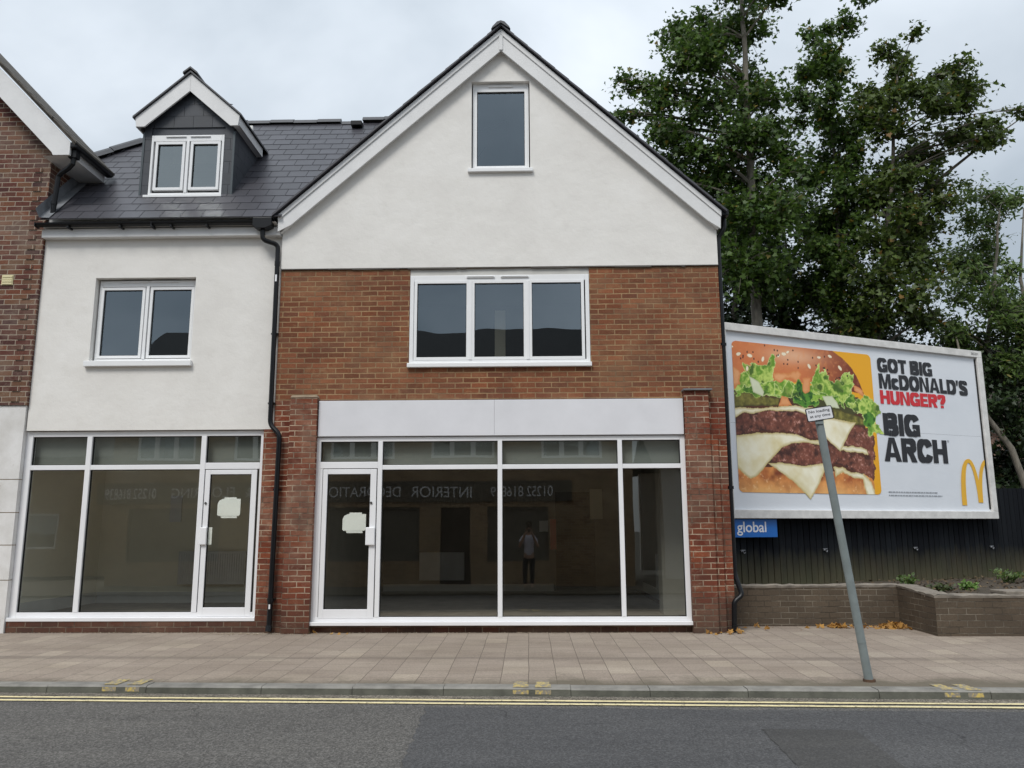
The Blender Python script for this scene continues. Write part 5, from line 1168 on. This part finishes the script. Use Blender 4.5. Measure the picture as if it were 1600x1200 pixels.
tree('maple_tree', 'slender maple between the tallest maple and the browner one, top leaning right', [(7.5, 8.8, .3), (7.63, 8.8, 5.5), (7.93, 8.8, 7.84), (8.05, 8.8, 9.9), (8.05, 8.8, 11.7), (8.5, 8.8, 14.2)], .085, Bc, 8.8, M_LEAF_A, M_BARK, 26, .138, MAPLE, 2)
tree('maple_tree', 'wide maple with browning leaf tips behind the billboard\'s centre', [(8.0, 8.0, .3), (8.24, 8.0, 5.34), (8.83, 8.0, 8.22), (9.175, 8.0, 10.4), (9.48, 8.0, 12.66)], .12, Cc, 8.0, M_LEAF_B, M_BARK, 27, .138, MAPLE, 3,
     extra=[([(9.15, 8.0, 9.0), (10.3, 8.0, 9.9), (11.2, 8.0, 10.6), (12.5, 8.0, 11.5)], [.05, .04, .03, .012])])
tree('ash_tree', 'paler airy tree at the right edge with thin crooked stems', [(13.0, 9.0, .3), (12.6, 9.0, 3.2), (12.29, 9.0, 4.06), (11.77, 9.0, 5.03), (11.585, 9.0, 5.85), (11.9, 9.0, 7.35), (12.275, 9.0, 9.4)], .14, Dc, 9.0, M_LEAF_D, M_BARK2, 26, .17, OVAL, 4, extra=[([(12.2, 8.2, .5), (11.75, 8.2, 1.9), (11.417, 8.2, 3.19), (10.97, 8.2, 3.88), (10.53, 8.2, 4.74), (10.4, 8.2, 5.9)], [.09, .085, .075, .06, .04, .02]), ([(12.0, 9, 4.6), (12.7, 9, 6.2), (12.6, 9, 7.6), (12.9, 9, 9.5)], [.06, .05, .04, .015])])
tree('dark_tree', 'dark tree mostly hidden behind the gable house\'s right corner', [(5.4, 10.5, .3), (5.53, 10.5, 5.9), (5.76, 10.5, 7.7), (5.46, 10.5, 8.8), (5.38, 10.5, 10.7)], .13, [(4.6,7.4,1.0),(5.4,6.6,1.0),(6.2,6.0,1.),(6.4,7.6,1.1),(5.2,8.9,1.1),(4.4,10,1.),(5.8,9.9,1.),(6.9,8.9,.9),(4.2,8.6,.9)], 10.5, M_LEAF_I, M_BARK, 22, .16, MAPLE, 5)
tree('dark_tree', 'dark tree behind the billboard between the two largest maples', [(7.3, 10.5, .3), (7.2, 10.5, 5.9), (7.02, 10.5, 6.95), (7.24, 10.5, 8.4), (7.17, 10.5, 10.7)], .10, [(7.2,6.2,.9),(8.1,6.0,.8),(6.9,7.6,.9),(8.0,7.8,.8),(7.2,9.0,.8),(8.9,6.6,.8),(9.7,5.6,.8),(10.6,5.3,.7),(9.2,7.0,.7),(10.2,6.6,.6),(8.4,9.2,.7),(7.5,10.3,.7)], 10.5, M_LEAF_I, M_BARK, 20, .16, MAPLE, 6)
tree('ivy_bush', 'dark ivy-covered bush above the fence beside the billboard', [(12.0, 10, .3), (12.0, 10, 2.5), (11.8, 10, 4.2)], .09, [(11.2,2.9,.8),(12.2,3.0,.9),(11.4,4.2,.8),(12.6,4.3,.9),(11.9,5.3,.7),(10.9,5.0,.6),(13.3,3.4,.9),(12.9,5.4,.6),(11.6,1.9,.7),(12.7,1.9,.8),(10.6,3.9,.5),(12.2,5.9,.7),(13.2,4.6,.7),(11.0,6.1,.5),(12.0,2.4,.6)], 9.4, M_LEAF_I, M_BARK, 25, .14, MAPLE, 7, kindcat='bush')

# distant house behind the trees at the right
dh = thing('distant_house', 'brick house glimpsed behind the trees at the far right', 'house', (19, 22, 0))
x = MB(); x.box(14.5, 26, 22, 30, -.4, 5.4); x.build('wall', brick_mat('far_brick', [(.2,.11,.08),(.26,.15,.11),(.23,.13,.1)], (.35,.3,.25), seed=8), dh)
x = MB(); x.prism([(14.2, 5.4), (26.3, 5.4), (20.2, 8.2)], 21.6, 30.2); x.build('roof', M_OLDTILE, dh)
window(dh, 16, 17.4, 3.0, 4.2, 21.93, [(16.1, 16.65, 3.1, 4.1), (16.75, 17.3, 3.1, 4.1)], M_GLASS_UP)

# dead leaves drifted in the wall corner and weeds in the bed
rs = np.random.RandomState(12)
def scatter(cx_, cy_, sx, sy, n, z0, pile): 
    p_ = np.stack([rs.normal(cx_, sx, n), rs.normal(cy_, sy, n), np.zeros(n)], 1); d = np.exp(-(((p_[:, 0]-cx_)/sx)**2+((p_[:, 1]-cy_)/sy)**2)/2); p_[:, 2] = z0+rs.uniform(.004, 1, n)*pile*d+.006; return p_
lp_ = np.concatenate([scatter(4.98, .42, .09, .06, 130, 0, .07), scatter(4.25, .48, .07, .04, 32, 0, .03), scatter(4.6, .45, .3, .06, 30, 0, .01), scatter(-2.75, -.1, .18, .03, 9, 0, .01), scatter(2.55, -.18, .1, .03, 10, 0, .01), scatter(3.2, .3, .35, .15, 14, 0, .005)])
lp_[:, 1] = np.minimum(lp_[:, 1], np.where(lp_[:, 0] > 2.8, .62, -.1))
o = leaves_mesh('fallen_leaves', lp_, np.array([0, -.2, 1.2]), .085, MAPLE, M_DEADLEAF, None, rs, 0); o['kind'] = 'stuff'; o['label'] = 'orange and brown fallen leaves in the wall corner'
lp_ = np.stack([rs.uniform(5.3, 12, 1500), rs.uniform(-.1, 6, 1500), np.zeros(1500)], 1); lp_ = lp_[:1500]; lp_[:, 2] = .45-.011*lp_[:, 1]+rs.uniform(0, .04, 1500)
o = leaves_mesh('leaf_litter', lp_, np.array([0, -.1, 2.]), .06, MAPLE, leafmat('brown_litter', (.05,.035,.02), (.11,.075,.04), (.22,.15,.07), .1, .9), None, rs, 0); o['kind'] = 'stuff'; o['label'] = 'brown leaf litter and soil behind the low wall'
def weed(x, y, h, r, n, label, m=M_WEED):
    h *= .72
    T = thing('weed_plant', label, 'plant', (x, y, .42), 0, 'weeds in the raised bed'); st = MB(); pos = []
    for i in range(n):
        an = rs.uniform(0, 6.28); q = rs.uniform(.2, 1)*r; hh = h*rs.uniform(.5, 1); e = np.array([x+math.cos(an)*q, y+math.sin(an)*q, .42+hh])
        st.tube([(x+math.cos(an)*q*.3, y+math.sin(an)*q*.3, .41), ((x+e[0])/2, (y+e[1])/2, .42+hh*.6), tuple(e)], [.005, .004, .002], 4, False)
        for k in range(9): t_ = rs.uniform(.25, 1.05); pos.append([x+(e[0]-x)*t_+rs.normal(0, .02), y+(e[1]-y)*t_+rs.normal(0, .02), .42+hh*t_])
    st.build('stems', m, T); leaves_mesh('foliage', np.array(pos)-np.array([x, y, .42]), np.array([0, -.3, .7]), .065, OVAL*np.array([1.8, 1]), m, T, rs, -.2)
weed(5.75, 1.6, .34, .16, 16, 'tallest weed clump in the raised bed, left end')
weed(6.05, 1.2, .16, .2, 14, 'low weeds just right of the tallest weed clump', leafmat('dull_weed', (.03,.045,.015), (.07,.095,.03), (.14,.12,.05), .3))
weed(6.55, 1.4, .20, .18, 18, 'bright green weed clump in the middle of the raised bed', leafmat('bright_weed', (.08,.16,.03), (.17,.30,.06), (.2,.3,.08), .4))
weed(8.3, 3.4, .30, .3, 20, 'weeds against the fence right of the billboard\'s end')
weed(9.0, 3.6, .18, .45, 24, 'yellowing weeds at the right edge of the bed', leafmat('yellow_weed', (.14,.11,.03), (.26,.20,.05), (.2,.2,.06), .4))

# ================================================================== LEANING SIGN POST
sp_ = thing('sign_post', 'grey leaning post with a small No loading at any time plate', 'sign post', (3.136, -3.263, -.05))
top = Vector((2.843, -3.263, 2.395)); bot = Vector((3.137, -3.263, -.06)); ax = (top-bot).normalized()
pl = MB().tube([bot, bot+ax*.25, top+ax*.02], [.040, .038, .038], 20); pl.tube([bot+ax*.36, bot+ax*.37], .0395, 20); pl.tube([top+ax*.02, top+ax*.03], [.040, .038], 20)
pl.build('pole', M_GALV, sp_, smooth=False)
MB().tube([bot+Vector((0, 0, .0)), bot+Vector((0, 0, .035))], .055, 14).build('base_collar', plain('rusty_collar', (.09,.05,.03), .9, var=.4), sp_)
sx_ = Vector((math.cos(R_(8.5)), 0, math.sin(R_(8.5)))); sz_ = Vector((-math.sin(R_(9)), 0, math.cos(R_(9)))); c0 = top+ax*.05; yv = Vector((0, 1, 0))
def splate(hw, hh, r, y, th):
    pts = []
    for cx_, cz_, a0 in ((hw-r, hh-r, 0), (-hw+r, hh-r, 90), (-hw+r, -hh+r, 180), (hw-r, -hh+r, 270)):
        for k in range(5): a_ = R_(a0+k*22.5); pts.append((cx_+r*math.cos(a_), cz_+r*math.sin(a_)))
    m_ = MB(); n = len(pts)
    for yy in (y, y+th): m_.v += [tuple(c0+sx_*u+sz_*v+yv*yy) for u, v in pts]
    m_.f += [tuple(reversed(range(n))), tuple(n+i for i in range(n))]+[(i, (i+1) % n, n+(i+1) % n, n+i) for i in range(n)]; return m_
po_ = splate(.130, .066, .016, -.052, .006).build('plate', M_INKBLACK, sp_)
splate(.1215, .0575, .010, -.0535, .001).build('plate_face', M_SIGNW, po_)
for txt, z0, z1, hw in (('No loading', .006, .041, .103), ('at any time', -.040, -.006, .100)):
    o = text_obj(txt, -hw, hw, z0, z1, -.0545, M_INKBLACK, 'lettering', po_, local=True, off=.012)
    base = c0-Vector(sp_.location)
    for v in o.data.vertices: q = v.co.copy(); v.co = base+sx_*q.x+sz_*q.z+yv*q.y
MB().box(top.x-.045, top.x+.03, top.y-.046, top.y-.036, top.z-.05, top.z+.10).build('clamp', M_GALV, sp_)

# ================================================================== OPPOSITE SIDE OF THE STREET (seen in the glass)
oh = thing('opposite_shop_building', 'brick shop building with dark roof and lettered sign, reflected in the shop glass', 'building', (-5, -13, -.25))
OY = -13.0
ob = MB()
fw_ = [(-11.9, -10.1), (-8.9, -7.1), (-5.9, -4.0), (-2.9, -1.0), (.4, 2.2)]
sh = [(-12.0, -9.2), (-8.2, -6.9), (-5.9, -3.2), (-1.2, .6)]
ob.wall([-12.6, 3.1], lambda x: 5.7, lambda x: -.3, [(a, b, 3.45, 4.75) for a, b in fw_]+[(a, b, .45, 2.0) for a, b in sh]+[(-2.6, -1.7, -.24, 2.0)], OY, OY-.25)
ob.box(-12.6, 3.1, -20, -19.8, -.3, 5.7); ob.quad((-12.6, OY-.2, -.3), (-12.6, -20, -.3), (-12.6, -20, 5.7), (-12.6, OY-.2, 5.7)); ob.quad((3.1, OY-.2, -.3), (3.1, OY-.2, 5.7), (3.1, -20, 5.7), (3.1, -20, -.3))
ob.build('wall', M_BRICK_OPP, oh)
MB().box(-12.4, 2.9, OY-3.1, OY-3, -.2, 5.6).build('room_backing', M_DARKROOM, oh)
rr_ = MB(); rr_.quad((-12.9, OY+.35, 5.6), (3.4, OY+.35, 5.6), (3.4, -16.6, 8.25), (-12.9, -16.6, 8.25)); rr_.quad((-12.9, -20.3, 5.6), (3.4, -20.3, 5.6), (3.4, -16.6, 8.25), (-12.9, -16.6, 8.25)); rr_.build('roof', plain('dark_tile_roof', (.022,.019,.018), .9, var=.3, scale=6), oh)
MB().box(-12.9, 3.4, OY+.3, OY+.4, 5.5, 5.62).build('gutter', M_UPVC, oh)
for a, b in fw_:
    f = MB(); w3 = (b-a)/3
    for i in range(3): f.frame(a+w3*i, a+w3*(i+1)-.002, 3.45, 4.75, .07, OY-.1, OY-.03)
    fo = f.build('window', M_UPVC, oh); MB().quad((a, OY-.07, 3.45), (b, OY-.07, 3.45), (b, OY-.07, 4.75), (a, OY-.07, 4.75)).build('pane', M_GLASS_UP, fo)
for a, b in sh:
    MB().frame(a, b, .45, 2.0, .06, OY-.1, OY-.03).box(a+.061, b-.061, OY-.09, OY-.08, .511, 1.939).build('shop_window', plain('grey_shop_window', (.13,.115,.09), .7), oh)  # solid grey fill instead of glass
MB().box(-2.6, -1.7, OY-.1, OY-.05, -.24, 2.0).build('door', M_DOORDARK, oh)
so2 = MB().box(-13.0, 1.3, OY+.001, OY+.05, 2.15, 2.78).build('sign_board', plain('brown_sign', (.11,.095,.07), .6), oh)
M_SIGNLET = plain('pale_sign_lettering', (.82,.82,.84), .6)
for txt, a, b in (('01252 816839', -1.10, .72), ('INTERIOR', -3.45, -1.68), ('DECORATIONS', -6.35, -3.78), ('&', -8.5, -8.2), ('FLOORING', -10.75, -8.80), ('01252 816839', -12.75, -11.2)):
    nm = text_obj(txt, a, b, 2.30, 2.62, OY+.053, M_SIGNLET, 'lettering', so2, flip=True)
for i, (lbl, x0, x1, y, h, rz_, mt) in enumerate((('white rendered low house across the street, reflected at the right', 4.6, 14, -17, 3.6, 5.0, M_RENDER), ('brick house across the street, reflected at the left', -24, -14.6, -19, 4.2, 6.4, M_BRICK_OPP))):
    hh = thing('opposite_house', lbl, 'house', ((x0+x1)/2, y, -.3)); q_ = MB(); q_.wall([x0, x1], lambda x: h, lambda x: -.3, [(x0+1.2, x0+2.6, .7, 2.0), (x0+5, x0+6.4, .7, 2.0)], y, y-.25); q_.box(x0, x1, y-6, y-5.8, -.3, h); q_.build('wall', mt, hh)
    q_ = MB(); q_.quad((x0-.3, y+.3, h-.1), (x1+.3, y+.3, h-.1), (x1+.3, y-3, rz_), (x0-.3, y-3, rz_)); q_.quad((x0-.3, y-6.3, h-.1), (x1+.3, y-6.3, h-.1), (x1+.3, y-3, rz_), (x0-.3, y-3, rz_)); q_.build('roof', M_OLDTILE, hh)
    for a in (x0+1.2, x0+5):
        fo = MB().frame(a, a+1.4, .7, 2.0, .07, y-.1, y-.03).build('window', M_UPVC, hh); MB().quad((a, y-.07, .7), (a+1.4, y-.07, .7), (a+1.4, y-.07, 2.0), (a, y-.07, 2.0)).build('pane', M_GLASS_UP, fo)

# ------------------------------------------------------------------ the photographer, seen in the glass
def skin_body(name, verts, edges, mtl, parent, sub=2):
    me = bpy.data.meshes.new(name); me.from_pydata([tuple(Vector(v[:3])) for v in verts], edges, []); o = bpy.data.objects.new(name, me); col.objects.link(o)
    sk_ = o.modifiers.new('skin', 'SKIN'); 
    for i, v in enumerate(verts): me.skin_vertices[0].data[i].radius = (v[3], v[4] if len(v) > 4 else v[3])
    me.skin_vertices[0].data[0].use_root = True; ss = o.modifiers.new('sub', 'SUBSURF'); ss.levels = sub; ss.render_levels = sub
    dg = bpy.context.evaluated_depsgraph_get(); m2 = bpy.data.meshes.new_from_object(o.evaluated_get(dg)); bpy.data.objects.remove(o)
    m2.name = name; m2.materials.clear(); m2.materials.append(mtl); m2.polygons.foreach_set('use_smooth', [True]*len(m2.polygons))
    o2 = bpy.data.objects.new(name, m2); col.objects.link(o2); o2.parent = parent; return o2
pe = thing('person', 'person in a pale top and dark trousers holding up a phone, reflected in the glass', 'person', (0, -11.62, -.255))
SK = plain('skin', (.45,.26,.18), .6); M_TOP = plain('pale_tshirt', (.60,.58,.66), .85); M_TR = plain('dark_trousers', (.02,.02,.025), .9); M_SHOE = plain('black_shoe', (.012,.012,.012), .6)
V = [(0,0,.90,.135,.10),(0,0,1.08,.125,.09),(0,.0,1.28,.15,.10),(0,0,1.40,.085,.07),(0,.01,1.47,.05),(0,.02,1.56,.072,.085),(0,.02,1.65,.078,.09),
 (-.15,0,1.37,.05),(-.27,.10,1.14,.042),(-.10,.30,1.47,.032),(-.055,.345,1.545,.028),(.15,0,1.37,.05),(.27,.10,1.14,.042),(.10,.30,1.47,.032),(.055,.345,1.545,.028),
 (-.09,0,.82,.085),(-.10,.01,.46,.058),(-.10,-.01,.09,.04),(-.105,.12,.04,.035),(.09,0,.82,.085),(.10,.01,.46,.058),(.10,-.01,.09,.04),(.105,.12,.04,.035)]
E_ = [(0,1),(1,2),(2,3),(3,4),(4,5),(5,6),(3,7),(7,8),(8,9),(9,10),(3,11),(11,12),(12,13),(13,14),(0,15),(15,16),(16,17),(17,18),(0,19),(19,20),(20,21),(21,22)]
skin_body('body', V, E_, SK, pe)
for s in (-1, 1):
    for k, (dx, dz, l) in enumerate(((.0, .035, .055), (.004, .018, .062), (.004, .0, .06), (.0, -.017, .05))):
        bx = s*(.055); q_ = MB().tube([(bx, .35, 1.545+dz), (bx+s*.012, .365+.0, 1.547+dz), (bx+s*.008, .385, 1.548+dz), (bx-s*.012, .392, 1.549+dz)], [.009, .009, .008, .006], 6); q_.build('finger', SK, pe, local=True, smooth=True)
    MB().tube([(s*.05, .33, 1.55), (s*.03, .345, 1.562), (s*.015, .352, 1.57)], [.011, .010, .008], 6).build('thumb', SK, pe, local=True, smooth=True)
skin_body('tshirt', [(0,0,.86,.165,.125),(0,0,1.08,.145,.11),(0,0,1.28,.172,.12),(0,0,1.41,.09,.08),(-.16,0,1.38,.066),(-.235,.06,1.22,.066),(.16,0,1.38,.066),(.235,.06,1.22,.066)], [(0,1),(1,2),(2,3),(3,4),(4,5),(3,6),(6,7)], M_TOP, pe)
skin_body('trousers', [(0,0,.92,.145,.115),(-.09,0,.80,.10),(-.10,.01,.46,.075),(-.10,-.01,.12,.062),(.09,0,.80,.10),(.10,.01,.46,.075),(.10,-.01,.12,.062)], [(0,1),(1,2),(2,3),(0,4),(4,5),(5,6)], M_TR, pe)
skin_body('hair', [(0,-.02,1.70,.085,.09),(0,-.05,1.62,.07,.06),(0,.03,1.72,.06,.06)], [(0,1),(0,2)], plain('brown_hair', (.04,.025,.015), .8), pe)
for s in (-1, 1): skin_body('shoe', [(s*.10,-.04,.035,.045,.035),(s*.105,.08,.03,.045,.032),(s*.11,.17,.025,.035,.025)], [(0,1),(1,2)], M_SHOE, pe, 1)
fc = MB().tube([(0, .105, 1.60), (0, .122, 1.585), (0, .10, 1.575)], [.006, .012, .008], 6); fc.build('nose', SK, pe, local=True, smooth=True)
for s in (-1, 1):
    MB().tube([(s*.03, .095, 1.61), (s*.03, .106, 1.61)], [.012, .008], 8).build('eye', M_INKBLACK, pe, local=True); MB().tube([(s*.083, .01, 1.62), (s*.09, .015, 1.60), (s*.084, .01, 1.57)], [.008, .014, .007], 6).build('ear', SK, pe, local=True, smooth=True)
MB().box(-.025, .025, .100, .106, 1.545, 1.552).build('mouth', plain('lips', (.35,.12,.10), .6), pe, local=True)
ph = MB().box(-.078, .078, -11.245, -11.236, 1.27, 1.345); ph = tag(ph.build('phone', M_BLACKPL, bevel=.003), 'black phone held up sideways by the person reflected in the glass', 'phone')
